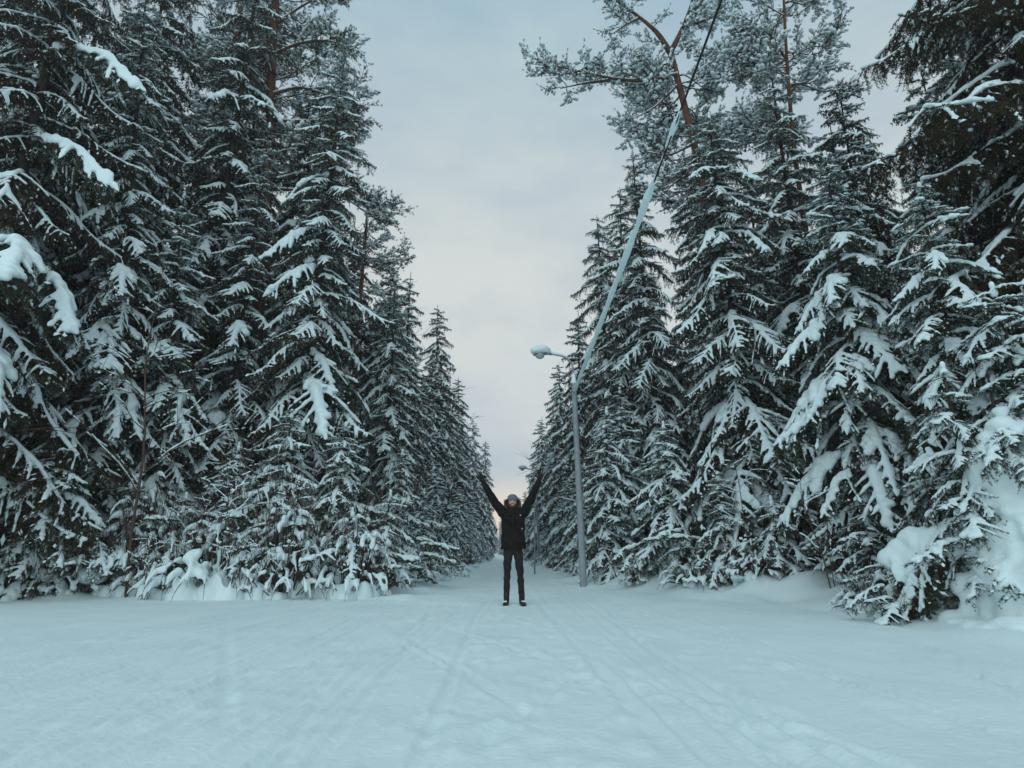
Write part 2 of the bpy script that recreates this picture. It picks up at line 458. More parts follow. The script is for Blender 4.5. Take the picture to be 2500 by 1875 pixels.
def bough(seed, L, a0=10, droop=35, tip=25, hang=0.5, sec=0.30, sp=0.075, ter=0.055, tl=0.10, per_m=150, nl=0.028, nw=0.006,
          snow=1.0, rax=0.05, rsec=0.026, cover=0.8, vox=0.018, curtain=0.0, mat='needles', gaps=0.0, far=False, hangers=0, fleck=0.4, fr=0.013):
    rg = np.random.default_rng(seed)
    n = max(6, int(L / 0.12) + 2)
    ts = np.linspace(0, 1, n)
    pts = [np.zeros(3)]
    yaw = 0.0
    wy = wob(rg)
    for i in range(1, n):
        t = ts[i]
        th = R(a0) - R(droop) * min(t, 0.65) / 0.65 + R(tip) * max(0, t - 0.6) / 0.4
        yaw = 0.14 * wy(t)
        pts.append(pts[-1] + (L / (n - 1)) * np.array([cos(th) * cos(yaw), cos(th) * sin(yaw), sin(th)]))
    P = np.array(pts)
    at = lambda t: np.array([np.interp(t, ts, P[:, k]) for k in range(3)])
    mb = MB()
    mb.add(*tube(P, np.linspace(0.014 * L + 0.004, 0.004, n), 5), 1)
    seg, sC, sR, sA = [], [], [], []
    for i in range(n - 1):
        if ts[i] > 0.35:
            seg.append(np.r_[P[i], P[i + 1]])
    # snow along the axis
    wn = wob(rg, 4)
    step = rsec * 1.3
    for t in np.arange(0.08, 1.0, step / L):
        w = wn(t)
        if w < -0.55 + gaps:
            continue
        k = rax * (0.75 + 0.55 * w) * (1.0 - 0.45 * t) * snow
        p = at(t)
        sC.append(p + UP * (0.45 * k + 0.012)); sR.append((max(k * 0.9, step), k * 1.05, k * 0.72)); sA.append(at(min(1, t + 0.02)) - at(t - 0.02))
    nsec = int(L * 0.95 / sp)
    wl = wob(rg, 4); ws = wob(rg, 4)
    for i in range(nsec):
        t = 0.06 + 0.94 * (i + rg.uniform(-0.3, 0.3)) / nsec
        t = min(max(t, 0.04), 0.995)
        side = 1 if i % 2 else -1
        p = at(t)
        f = at(min(1, t + 0.03)) - at(max(0, t - 0.03)); f /= np.linalg.norm(f)
        lt = np.cross(UP, f); lt /= np.linalg.norm(lt) + 1e-9
        s_len = sec * L * (min(1.0, 0.30 + 1.6 * t) * (1 - t) ** 0.55 + 0.10) * (1 + 0.45 * wl(t * 1.3 + side)) * rg.uniform(0.5, 1.35)
        an = R(rg.uniform(30, 76))
        d = f * cos(an) + lt * side * sin(an)
        hg = hang * rg.uniform(0.5, 1.4)
        q = [p]
        m = 5 if s_len > 0.2 else 3
        for j in range(m):
            u = (j + 0.5) / m
            dd = d - UP * hg * (0.25 + 1.6 * u)
            dd /= np.linalg.norm(dd)
            q.append(q[-1] + dd * s_len / m)
        q = np.array(q)
        mb.add(*tube(q, np.linspace(0.005, 0.002, len(q)), 3), 1)
        for j in range(m):
            seg.append(np.r_[q[j], q[j + 1]])
        # tertiary twigs
        if ter:
            nt_ = int(s_len / ter)
            for j in range(nt_):
                u = (j + rg.random()) / max(1, nt_)
                b = q[0] + (q[-1] - q[0]) * u
                x = u * m; ii = min(m - 1, int(x)); b = q[ii] + (q[ii + 1] - q[ii]) * (x - ii)
                dd = (q[ii + 1] - q[ii]); dd /= np.linalg.norm(dd) + 1e-9
                l2 = np.cross(UP, dd); l2 /= np.linalg.norm(l2) + 1e-9
                v = dd * 0.7 + l2 * (1 if j % 2 else -1) * 0.75 - UP * hang * rg.uniform(0.3, 1.5)
                v /= np.linalg.norm(v)
                seg.append(np.r_[b, b + v * tl * rg.uniform(0.5, 1.3) * (1.15 - 0.7 * u)])
        if hangers and s_len > 0.15:
            for j in range(int(s_len * hangers + rg.random())):
                x = rg.uniform(0.1, 1) * m * 0.999; ii = int(x); b = q[ii] + (q[ii + 1] - q[ii]) * (x - ii)
                l = tl * rg.uniform(1.0, 2.6)
                dv = np.array([rg.normal(0.1, 0.25), rg.normal(0, 0.25), -1.0]); dv /= np.linalg.norm(dv)
                seg.append(np.r_[b, b + dv * l])
                for k2 in range(int(l / 0.05)):
                    bb = b + dv * l * rg.random()
                    v = np.array([rg.normal(0, 0.7), rg.normal(0, 0.7), -0.7]); v /= np.linalg.norm(v)
                    seg.append(np.r_[bb, bb + v * 0.06])
        # snow strips on the twigs
        if rg.random() < cover + 0.25 * ws(t * 1.4 + 0.3 * side):
            cov = rg.uniform(0.55, 1.0)
            st = max(rsec * 0.95, 0.01)
            ks = rsec * snow * rg.uniform(0.5, 1.3) * (1 + 0.5 * ws(t * 0.8 + 2 + side))
            nn = max(1, int(s_len * cov / st))
            for j in range(nn):
                u = j * st / s_len
                x = u * m; ii = min(m - 1, int(x)); b = q[ii] + (q[ii + 1] - q[ii]) * (x - ii)
                k = ks * (1 - 0.45 * u) * rg.uniform(0.85, 1.2)
                sC.append(b + UP * (0.4 * k + 0.008)); sR.append((max(k, st), k, k * 0.75)); sA.append(q[ii + 1] - q[ii])
    # hanging curtain below the axis
    if curtain:
        for t in np.arange(0.1, 0.97, 0.045 / L):
            p = at(t) + np.array([0, rg.normal(0, 0.02), 0])
            l = curtain * rg.uniform(0.3, 1.1) * (1 - 0.5 * t)
            q = p; dv = np.array([rg.normal(0.1, 0.15), rg.normal(0, 0.2), -1.0]); dv /= np.linalg.norm(dv)
            e = q + dv * l
            seg.append(np.r_[q, e])
            for j in range(int(l / 0.06)):
                b = q + dv * l * rg.random()
                v = np.array([rg.normal(0, 0.6), rg.normal(0, 0.6), -0.8]); v /= np.linalg.norm(v)
                seg.append(np.r_[b, b + v * 0.07])
    mb.add(*needles(seg, per_m, nl, nw, rg), 0)
    V, F = blobs(sC, sR, sA)
    # small snow caught on single twigs
    S = np.array(seg)
    pick = rg.random(len(S)) < fleck
    S = S[pick]
    D = S[:, 3:] - S[:, :3]; Ls = np.linalg.norm(D, axis=1)
    u = rg.uniform(0.25, 0.8, len(S))[:, None]
    kk = fr * rg.uniform(0.6, 1.5, len(S))
    fl = blobs(S[:, :3] + D * u + np.array([0, 0, 1.0]) * (0.012 + 0.5 * kk)[:, None], np.stack([np.minimum(Ls * 0.5, kk * 3.2), kk, kk * 0.8], 1), D + rg.normal(0, 0.01, D.shape), (OCT[0][:5], OCT[1][:4]))
    if far:
        return mb, (sC, sR, sA, vox, fl)
    sm = remesh('bough_snow', V, F, vox, M['snow'], 2, lump=rsec * 0.10, lscale=18, seed=seed)
    n = len(sm.vertices); co = np.empty(n * 3, dtype=np.float32); sm.vertices.foreach_get('co', co)
    sm.calc_loop_triangles()
    tr = np.empty(len(sm.loop_triangles) * 3, dtype=np.int32); sm.loop_triangles.foreach_get('vertices', tr)
    bpy.data.meshes.remove(sm)
    sb = MB(); sb.add(co.reshape(-1, 3), tr.reshape(-1, 3)); sb.add(*fl)
    sm = sb.mesh('bough_snow', [M['snow']])
    return mb.mesh('spruce_bough', [M[mat], M['twig']], smooth=False), sm

# libraries of boughs: (length, needles mesh, snow mesh)
LIB = {'old': [], 'mid': [], 'young': [], 'heavy': [], 'dark': []}
NB = dict(ter=0.048, per_m=150, nl=0.034, nw=0.0095)
for i in range(4):
    LIB['old'].append((2.5, *bough(100 + i, 2.5, 2, 50, 34, 0.55, 0.34, sp=0.058, tl=0.12, rax=0.085, rsec=0.050, cover=0.78, curtain=0.34, gaps=0.0, hangers=4.5, fleck=0.10, fr=0.024, **NB)))
for i in range(4):
    LIB['mid'].append((1.5, *bough(120 + i, 1.5, 8, 48, 18, 0.42, 0.42, sp=0.058, tl=0.10, rax=0.080, rsec=0.050, cover=0.92, curtain=0.20, hangers=4, fleck=0.12, fr=0.021, **NB)))
for i in range(4):
    LIB['young'].append((0.9, *bough(140 + i, 0.9, 16, 40, 12, 0.26, 0.48, sp=0.055, ter=0.048, tl=0.085, per_m=170, nl=0.030, nw=0.008, rax=0.070, rsec=0.050, cover=0.97, vox=0.016, curtain=0.10, hangers=3, fleck=0.22, fr=0.018, mat='young_needles')))
for i in range(4):
    LIB['heavy'].append((1.7, *bough(160 + i, 1.7, 8, 52, 4, 0.55, 0.38, sp=0.075, tl=0.11, snow=1.25, rax=0.095, rsec=0.052, cover=1.0, vox=0.022, curtain=0.30, hangers=7, fleck=0.10, fr=0.022, mat='young_needles', **NB)))
for i in range(3):
    LIB['dark'].append((3.0, *bough(180 + i, 3.0, 0, 32, 26, 0.8, 0.32, sp=0.062, tl=0.13, rax=0.095, rsec=0.042, cover=0.42, curtain=0.55, gaps=0.05, hangers=8, fleck=0.06, fr=0.024, **NB)))

def add_branch(root, kind, length, loc, az, pitch, roll, rr, snow=True, sxy=1.0):
    cands = LIB[kind]
    L, bm_, sm_ = cands[rr.randrange(len(cands))]
    s = length / L
    b = bpy.data.objects.new('branch', bm_)
    COL.objects.link(b)
    b.parent = root
    b.location = loc
    b.rotation_euler = (roll, -pitch, az)
    b.scale = (s, s * sxy * rr.choice((-1, 1)) if False else s * sxy, s)
    if snow:
        q = bpy.data.objects.new('snow', sm_)
        COL.objects.link(q)
        q.parent = b
        q['kind'] = 'stuff'
    return b

def trunk_mesh(H, r0, rg, bend=0.15, mat='bark', z0=-0.3, top_r=0.012):
    n = max(8, int(H / 0.5))
    z = np.linspace(z0, H, n)
    t = np.clip(z / H, 0, 1)
    ph = rg.uniform(0, 6.28, 2)
    x = bend * np.sin(2.2 * t + ph[0]) * t; y = bend * np.sin(2.6 * t + ph[1]) * t
    P = np.stack([x, y, z], 1)
    r = r0 * (1 - t) ** 0.9 + top_r + 0.35 * r0 * np.exp(-np.clip(z, 0, None) / 0.25)
    V, F = tube(P, r, 9)
    return mesh_from('trunk', V, F, [M[mat]]), P

def spruce(label, x, y, H, Rc, kinds, group, cb=0.3, dz=0.2, per=2, zmax=99, power=0.62, lowp=-27, topp=2, seed=None, az_bias=None,
           bare_leader=0.0, r0=None, rvar=0.38, snow_p=1.0, name='spruce_tree'):
    """kinds: function(length) -> bough library"""
    seed = seed if seed is not None else int(abs(x) * 131 + y * 77)
    rr = random.Random(seed); rg = np.random.default_rng(seed)
    root = thing(name, label, 'tree', (x, y, gz1(x, y) - 0.02), 0, group)
    root.rotation_euler = (R(rr.gauss(0, 1.3)), R(rr.gauss(0, 1.3)), 0)
    power *= rr.uniform(0.78, 1.15)
    tm, P = trunk_mesh(H, r0 or (0.0075 * H + 0.015), rg, 0.02 * H ** 0.8)
    link('trunk', tm, root)
    z = cb
    az = rr.uniform(0, 6.28)
    cl_ = rr.uniform(0, 6.28)
    while z < min(H - 0.12, zmax):
        t = (z - cb) / (H - cb)
        for k in range(per):
            if az_bias is not None and rr.random() < 0.7:
                a = az_bias + rr.gauss(0, 0.9)
            else:
                a = az
            az += 2.4
            ln = Rc * ((1 - t) ** power) * min(1.0, 0.72 + t * 2.2) * (1 + rvar * rr.uniform(-1, 1) + 0.12 * sin(3 * a + cl_ + z))
            ln = max(ln, 0.16)
            pitch = R(lowp + (topp - lowp) * t ** 0.8 + rr.uniform(-7, 7))
            px = np.interp(z, P[:, 2], P[:, 0]); py = np.interp(z, P[:, 2], P[:, 1])
            add_branch(root, kinds(ln), ln, (px, py, z + rr.uniform(-0.5, 0.5) * dz), a, pitch + R(rr.gauss(0, 6)), rr.uniform(-0.42, 0.42), rr, rr.random() < snow_p)
        z += dz * (0.75 + 0.5 * rr.random()) * (0.55 + 0.45 * (1 - t) ** 0.5)
    # snow caught on the leading shoot
    C = [(np.interp(q, P[:, 2], P[:, 0]), np.interp(q, P[:, 2], P[:, 1]), q + 0.03) for q in (H - 0.22, H - 0.12)]
    if zmax > 90:
        V, F = blobs(C, [(0.05, 0.045, 0.07), (0.035, 0.03, 0.06)], ico=ICO2)
        link('snow_cap', mesh_from('snow_cap', V, F, [M['snow']]), root)
    return root

KR = random.Random(99)
def K_old(l):
    q = KR.random()
    if l > 1.3: return 'heavy' if q < 0.20 else ('mid' if q < 0.36 and l < 2.0 else 'old')
    return 'mid' if l > 0.75 else 'young'
def K_mid(l):
    q = KR.random()
    if l > 0.8: return 'heavy' if q < 0.24 else ('old' if q < 0.40 else 'mid')
    return 'young'
def K_dark(l):
    return 'dark' if l > 1.6 and KR.random() < 0.86 else 'old'
def K_heavy(l):
    return 'heavy' if l > 0.75 and KR.random() < 0.72 else ('mid' if l > 0.9 else 'young')
def K_young(l):
    q = KR.random()
    return ('heavy' if q < 0.36 and l > 0.45 else 'young') if l < 1.05 else 'mid'

GL = 'tall spruces on the left side of the clearing'
GR = 'tall spruces on the right side of the road'
GY = 'young spruces along the forest edge'
# left side
FAR_LEFT = spruce('huge dark old spruce filling the far left edge of the photo, boughs hanging low', -10.6, 12.0, 20, 3.1, K_dark, GL, 0.6, 0.27, 2, 17.5, seed=1)
SLENDER = spruce('slender snowy spruce with a thin open top beside the huge dark one on the left', -9.0, 13.9, 14.6, 1.75, K_mid, GL, 0.7, 0.24, 2, seed=2, power=0.65)
spruce('tall dark spruce with a bare trunk between the slender snowy spruce and the left pine', -9.2, 17.2, 22, 2.5, K_old, GL, 1.0, 0.30, 2, 20.5, seed=3, snow_p=0.8)
spruce('broad dark spruce in front of the left pine, cone of snowy boughs facing the road', -5.2, 15.6, 15.4, 2.35, K_old, GL, 0.5, 0.21, 2, seed=4)
spruce('narrow spruce squeezed between the left pine and the broad dark spruce', -7.1, 16.0, 13.2, 1.9, K_old, GL, 0.6, 0.24, 2, seed=5)
spruce('dark spruce standing just right of the huge one on the left edge', -7.9, 14.6, 9.5, 1.7, K_mid, GL, 0.5, 0.22, 2, seed=6)
spruce('little snowy spruce with a pointed top at the foot of the broad dark spruce', -3.7, 13.9, 3.35, 1.15, K_young, GY, 0.2, 0.13, 3, seed=7)
spruce('little snowy spruce left of the pointed one among the snow-buried bushes', -5.0, 13.7, 3.9, 1.0, K_young, GY, 0.2, 0.15, 3, seed=8)
spruce('small bent spruce loaded with snow at the far left corner of the clearing', -9.0, 12.4, 2.9, 1.5, K_heavy, GY, 0.25, 0.16, 3, seed=9)
spruce('low spruce under thick snow slabs at the very left edge of the photo', -10.3, 11.5, 2.3, 1.4, K_heavy, GY, 0.25, 0.17, 3, seed=10)
spruce('spruce at the corner where the road leaves the clearing on the left', -3.7, 18.6, 9.2, 1.7, K_mid, GL, 0.4, 0.21, 2, seed=12)
spruce('knee-deep young spruce at the left road corner half buried in snow', -2.75, 14.3, 2.0, 0.95, K_heavy, GY, 0.1, 0.15, 3, seed=13)
spruce('young spruce behind the left road corner with snow on every twig', -2.9, 16.6, 3.2, 1.0, K_young, GY, 0.2, 0.14, 3, seed=14)
spruce('frosted young spruce on the left verge opposite the nearest lamp', -2.6, 19.6, 2.6, 0.9, K_young, GY, 0.2, 0.15, 3, seed=15)
spruce('dwarf spruce bent under snow between the tall birch stem and the leaning sapling', -6.9, 13.6, 1.9, 0.95, K_heavy, GY, 0.1, 0.13, 3, seed=16)
spruce('dwarf snowy spruce right behind the forked bare sapling', -5.6, 13.8, 2.3, 0.95, K_heavy, GY, 0.1, 0.13, 3, seed=17)
spruce('dwarf snowy spruce between the forked sapling and the little pointed spruce', -4.5, 13.5, 1.5, 0.85, K_heavy, GY, 0.1, 0.13, 3, seed=18)
spruce('dwarf spruce sagging under snow left of the tall birch stem', -7.9, 13.4, 2.2, 1.0, K_heavy, GY, 0.1, 0.14, 3, seed=19)
spruce('dwarf snowy spruce just right of the little pointed one', -3.2, 13.4, 1.6, 0.85, K_heavy, GY, 0.1, 0.13, 3, seed=20)
spruce('young spruce thick with snow behind the left bank thicket', -6.2, 14.2, 3.0, 1.1, K_heavy, GY, 0.2, 0.15, 3, seed=60)
# right side
spruce('huge dark spruce filling the top right corner with hanging boughs', 8.9, 9.4, 20, 3.7, K_dark, GR, 2.2, 0.26, 2, 17, seed=21)
spruce('young spruce with a snowy leader standing in front of the dark one on the right', 6.35, 8.5, 6.0, 1.35, K_heavy, GY, 0.9, 0.20, 3, seed=22)
spruce('young spruce with a snow-filled forked top left of the snowy leader', 6.2, 10.7, 7.9, 2.05, K_heavy, GY, 1.3, 0.23, 3, seed=23, lowp=-24)
spruce('short spruce at the right edge of the photo behind the great snow mound', 6.5, 7.5, 4.0, 1.25, K_heavy, GY, 0.6, 0.18, 3, seed=24)
spruce('thin little spruce poking out of the great snow mound', 5.45, 7.5, 3.1, 0.8, K_young, GY, 0.5, 0.2, 3, seed=25)
spruce('great conical spruce right of the nearest lamp post', 5.75, 14.6, 12.2, 2.6, K_old, GR, 0.9, 0.19, 2, seed=26)
spruce('tall spruce directly behind the great conical one on the right', 8.3, 15.6, 15.5, 2.5, K_old, GR, 0.8, 0.24, 2, seed=27)
spruce('mid-height snowy spruce between the great conical one and the forked top', 7.5, 12.7, 8.4, 1.7, K_mid, GR, 0.6, 0.2, 2, seed=28)
spruce('tall spruce behind the young ones at the right edge of the photo', 11.2, 13.0, 14.5, 2.6, K_old, GR, 0.8, 0.26, 2, seed=29)
spruce('pointed spruce directly behind the snowy cable of the nearest lamp', 3.7, 22.5, 13.6, 2.1, K_old, GR, 0.5, 0.24, 2, seed=30)
spruce('tall spruce right of the cable, its top below the long pine limb', 4.9, 19.6, 14.6, 2.4, K_old, GR, 0.6, 0.24, 2, seed=38)
spruce('spruce between the pointed one behind the cable and the taller one to its right', 4.0, 20.8, 13.6, 2.2, K_old, GR, 0.6, 0.25, 2, seed=39)
spruce('waist-high snowy spruce touching the foot of the nearest lamp post', 2.65, 16.9, 4.6, 1.05, K_young, GY, 0.25, 0.15, 3, seed=31)
spruce('snowy young spruce second to the right of the nearest lamp post', 3.75, 15.0, 3.5, 1.15, K_young, GY, 0.2, 0.13, 3, seed=32)
spruce('little snowy spruce third to the right of the nearest lamp post', 4.6, 13.5, 2.4, 1.0, K_young, GY, 0.15, 0.12, 3, seed=33)
spruce('young spruce behind the three little ones near the lamp', 3.4, 18.4, 5.4, 1.25, K_young, GY, 0.3, 0.17, 3, seed=34)
spruce('bowed young spruce half buried at the right bank below the dark gap', 5.25, 12.5, 1.6, 0.9, K_heavy, GY, 0.15, 0.14, 3, seed=35)
spruce('snow-laden little spruce on the bank left of the great snow mound', 5.7, 10.2, 1.7, 0.9, K_heavy, GY, 0.15, 0.15, 3, seed=36)
spruce('frosted young spruce on the right verge just beyond the nearest lamp', 2.5, 20.3, 3.4, 1.1, K_young, GY, 0.2, 0.16, 3, seed=37)

# single big boughs that stand out on the left spruces
def extra_boughs(root, lst, seed):
    rr = random.Random(seed)
    for kind, ln, (px, py, pz), az, pitch, sxy in lst:
        add_branch(root, kind, ln, (px - root.location.x, py - root.location.y, pz), az, R(pitch), 0, rr, sxy=sxy)
extra_boughs(FAR_LEFT, [('heavy', 3.0, (-9.75, 11.2, 6.5), -0.85, 0, 1.0), ('heavy', 2.7, (-9.7, 11.3, 6.3), -0.35, -10, 0.9), ('heavy', 2.2, (-9.8, 11.2, 4.6), -0.6, -16, 0.8),
                        ('heavy', 3.0, (-10.6, 11.9, 11.6), -0.15, 2, 0.55), ('heavy', 3.0, (-10.6, 11.9, 9.3), -0.2, 0, 0.5),
                        ('heavy', 2.6, (-10.4, 11.6, 3.4), -0.5, -22, 0.7), ('heavy', 2.6, (-10.2, 11.6, 2.5), -0.9, -20, 0.8)], 5)
extra_boughs(SLENDER, [('heavy', 1.8, (-8.9, 13.7, 6.6), -0.9, -8, 0.9), ('heavy', 1.6, (-8.9, 13.7, 5.2), -1.3, -25, 0.8), ('heavy', 1.8, (-8.8, 13.6, 4.0), -0.7, -25, 0.7)], 6)

# ------------------------------------------------------------------ distant and inner trees: a few grown once, then copied
def far_tree(seed, H, Rc, kind, snow=1.0, narrow=0.52):
    rr = random.Random(seed); rg = np.random.default_rng(seed)
    lib = []
    for i in range(3):
        lib.append((2.0, bough(300 + i + seed, 2.0, 4, 46, 26, 0.5, 0.40, sp=0.115, ter=0.13, tl=0.17, per_m=29, nl=0.078, nw=0.039,
                               snow=snow, rax=0.11, rsec=0.080, cover=0.88, vox=0.07, curtain=0.42, far=True, hangers=3, fleck=0.14, fr=0.045)))
    small = []
    for i in range(2):
        small.append((0.8, bough(320 + i + seed, 0.8, 18, 30, 18, 0.35, 0.48, sp=0.10, ter=0.10, tl=0.10, per_m=60, nl=0.065, nw=0.03,
                                 snow=snow, rax=0.085, rsec=0.064, cover=0.95, vox=0.06, far=True, curtain=0.15, fleck=0.2, fr=0.04)))
    def pack(lst):
        res = []
        for L, (mb, (sC, sR, sA, vox, fl)) in lst:
            V, F, mi = mb.arrays()
            sV, sF = blobs(sC, sR, sA)
            sm = remesh('far_bough_snow', sV, sF, vox * 0.9, M['snow'], 1)
            n = len(sm.vertices); co = np.empty(n * 3, dtype=np.float32); sm.vertices.foreach_get('co', co)
            sm.calc_loop_triangles()
            tr = np.empty(len(sm.loop_triangles) * 3, dtype=np.int32); sm.loop_triangles.foreach_get('vertices', tr)
            bpy.data.meshes.remove(sm)
            sb = MB(); sb.add(co.reshape(-1, 3), tr.reshape(-1, 3)); sb.add(*fl)
            sV2, sF2, _m = sb.arrays()
            res.append((L, V, F, mi, sV2, sF2))
        return res
    lib, small = pack(lib), pack(small)
    crown, snw = MB(), MB()
    z = 0.5; az = 0
    while z < H - 0.2:
        t = (z - 0.5) / (H - 0.5)
        for k in range(2):
            az += 2.4
            ln = max(0.2, Rc * (1 - t) ** narrow * min(1, 0.7 + 2 * t) * rr.uniform(0.7, 1.25))
            src = lib if ln > 0.9 else small
            L, V, F, mi, sV, sF = src[rr.randrange(len(src))]
            s = ln / L
            mt = Matrix.Translation((0, 0, z)) @ Matrix.Rotation(az, 4, 'Z') @ Matrix.Rotation(-R(-26 + 26 * t + rr.uniform(-6, 6)), 4, 'Y')
            A = np.array(mt)
            crown.add((V * s) @ A[:3, :3].T + A[:3, 3], F)
            crown.mi[-1] = mi
            snw.add((sV * s) @ A[:3, :3].T + A[:3, 3], sF)
        z += 0.30 * rr.uniform(0.75, 1.25) * (0.6 + 0.4 * (1 - t))
    tm, P = trunk_mesh(H, 0.0085 * H, rg, 0.1)
    return tm, crown.mesh('crown', [M[kind], M['twig']], smooth=False), snw.mesh('snow', [M['snow']])

ORD = ['first', 'second', 'third', 'fourth', 'fifth', 'sixth', 'seventh', 'eighth', 'ninth', 'tenth']
CNT = {}
def nth(key, near, far):
    n = CNT.get(key, 0); CNT[key] = n + 1
    return near % ORD[n] if n < 10 else far
FAR = [far_tree(11, 14.0, 2.6, 'needles', 1.1), far_tree(12, 13.0, 2.2, 'needles', 1.2), far_tree(13, 15.5, 2.8, 'needles', 0.95), far_tree(14, 6.0, 1.5, 'young_needles', 1.35)]
def place_far(x, y, H, v, label, group, rz=None):
    tm, cm, sm = FAR[v]
    h0 = (14.0, 13.0, 15.5, 6.0)[v]
    root = thing('spruce_tree', label, 'tree', (x, y, gz1(x, y)), rnd.uniform(0, 6.28) if rz is None else rz, group)
    s = H / h0
    root.scale = (s * rnd.uniform(0.92, 1.1),) * 2 + (s,)
    link('trunk', tm, root); link('crown', cm, root); link('snow', sm, root)
    return root

LG = 'snowy spruce in the distant row along the left of the road'
RG = 'snowy spruce in the distant row along the right of the road'
DEEP = 'dark spruce deep in the forest behind the front trees'
far_named = [
    (-4.9, 24.0, 12.0, 0, 'spruce with a pale open top first in the left row past the clearing'),
    (-5.0, 29.0, 14.0, 1, 'pointed spruce standing highest in the left row along the road'),
    (-4.2, 35.5, 14.8, 2, 'dark blunt spruce after the highest pointed one in the left row'),
    (-3.8, 46.0, 13.2, 0, 'spruce about midway along the left row beyond the person'),
    (-3.2, 57.0, 12.6, 1, 'slim distant spruce above the raised left hand of the person'),
    (-2.6, 71.0, 12.8, 2, 'last tall spruce of the left row, beside the pale glow'),
    (3.5, 29.5, 12.0, 1, 'spruce just behind the lamp head on the right of the road'),
    (3.1, 37.0, 11.8, 0, 'pointed distant spruce left of the nearest lamp post top'),
    (2.6, 48.5, 11.0, 1, 'distant spruce above the second lamp on the right'),
    (2.6, 64.0, 9.5, 0, 'small far spruce beside the second lamp head'),
    (2.3, 85.0, 8.5, 2, 'farthest spruce on the right under the pale glow'),
]
for a in far_named:
    place_far(*a[:4], a[4], LG if a[0] < 0 else RG)
y = 17.5
while y < 150:
    for side in (-1, 1):
        for k, off in enumerate((2.6, 5.2, 8.5)):
            if y > 70 and k > 0: continue
            yy = y + rnd.uniform(-1, 1)
            edge = 1.75 + off + rnd.uniform(-0.5, 0.7)
            xx = side * edge
            if side > 0 and yy < 23 and k == 0: continue
            if side < 0 and yy < 23 and k < 2: continue
            if side > 0 and yy < 19 and k < 2: continue
            hh = rnd.uniform(9, 12.5) if k == 0 else rnd.uniform(11, 15)
            place_far(xx, yy, hh, rnd.randrange(3), (nth(('row', side), '%s tall spruce in the dense rank along the ' + ('left' if side < 0 else 'right') + ' of the road', 'tall snowy spruce past the tenth in the rank on the ' + ('left' if side < 0 else 'right')) if k == 0 else DEEP),
                      (LG if side < 0 else RG) if k == 0 else DEEP)
    y += 3.4 if y < 60 else 6
for (x, yy, h) in [(-12.5, 14, 19), (-11.8, 17.5, 21), (-13.8, 19, 20), (-14.6, 11.5, 18), (-12, 22, 21), (-15.5, 16, 20), (-17.5, 13, 20), (-9.6, 20.5, 19), (-7.2, 20.5, 17), (-10.5, 15.4, 15), (-6.6, 18.6, 16),
                   (10.4, 16.6, 15), (13.2, 15, 16), (12.8, 11, 17), (14.5, 8.5, 18), (12.5, 19, 15), (15.5, 13, 17), (10, 20.5, 15), (6.6, 18.2, 12), (9.3, 11.8, 11), (8.2, 18.6, 13), (12.0, 7.5, 17)]:
    place_far(x, yy, h, rnd.randrange(3), DEEP, DEEP)
for k in range(11):
    place_far(-7 + 1.4 * k + rnd.uniform(-.5, .5), rnd.uniform(132, 150), rnd.uniform(7.5, 11), rnd.randrange(3), 'faint spruce closing off the far end of the road', 'spruces at the far end of the road')
# young trees lining the verges
y = 21.5
while y < 90:
    for side in (-1, 1):
        xx = side * (np.interp(y, [20, 30, 60, 90], [2.75, 2.45, 2.2, 2.1]) + rnd.uniform(0, 0.7))
        place_far(float(xx), y + rnd.uniform(-.6, .6), rnd.uniform(1.6, 4.2), 3, nth(('verge', side), '%s small snow-covered spruce on the ' + ('left' if side < 0 else 'right') + ' verge counting away past the lamp', 'tiny distant spruce past the tenth on the ' + ('left' if side < 0 else 'right') + ' verge'),
                  'small spruces lining the %s verge' % ('left' if side < 0 else 'right'))
    y += 1.7 if y < 45 else 3.2

# ------------------------------------------------------------------ pines
def pine_spray(seed, L=0.95, snow=1.0):
    rg = np.random.default_rng(seed)
    mb = MB(); seg = []; C, Rr, A = [], [], []
    n = 8
    ts = np.linspace(0, 1, n)
    P = np.stack([L * ts, 0.06 * np.sin(4 * ts + rg.uniform(0, 6)), 0.10 * L * ts ** 2], 1)
    mb.add(*tube(P, np.linspace(0.013, 0.004, n), 4), 1)
    tips = [(P[-1], P[-1] - P[-2])]
    for i in range(20):
        t = rg.uniform(0.15, 1)
        p = np.array([np.interp(t, ts, P[:, k]) for k in range(3)])
        d = np.array([rg.uniform(0.2, 1), rg.uniform(-1, 1), rg.uniform(-0.45, 0.5)]); d /= np.linalg.norm(d)
        e = p + d * rg.uniform(0.14, 0.45) * L
        mb.add(*tube(np.stack([p, (p + e) / 2 + [0, 0, -0.01], e]), [0.005, 0.004, 0.003], 3), 1)
        tips.append((e, d)); tips.append(((p + 2 * e) / 3 + rg.normal(0, 0.035, 3), d + rg.normal(0, 0.4, 3)))
    for e, d in tips:
        d = d / np.linalg.norm(d)
        seg.append(np.r_[e - d * 0.07, e + d * 0.015])
        if rg.random() < 0.42:
            k = rg.uniform(0.040, 0.080) * snow
            C.append(e + UP * 0.03 - d * 0.02); Rr.append((k * 1.45, k, k * 0.65)); A.append(d)
    mb.add(*needles(seg, 300, 0.06, 0.0085, rg, 1.0), 0)
    for t in np.arange(0.05, 0.9, 0.04):
        if rg.random() < 0.7:
            p = np.array([np.interp(t, ts, P[:, k]) for k in range(3)])
            C.append(p + UP * 0.02); Rr.append((0.035, 0.022, 0.02)); A.append((1, 0, 0.05))
    V, F = blobs(C, Rr, A)
    return mb.mesh('pine_spray', [M['pine_needles'], M['twig']], smooth=False), remesh('pine_snow', V, F, 0.015, M['snow'], 1)
SPRAY = [pine_spray(400 + i) for i in range(4)]

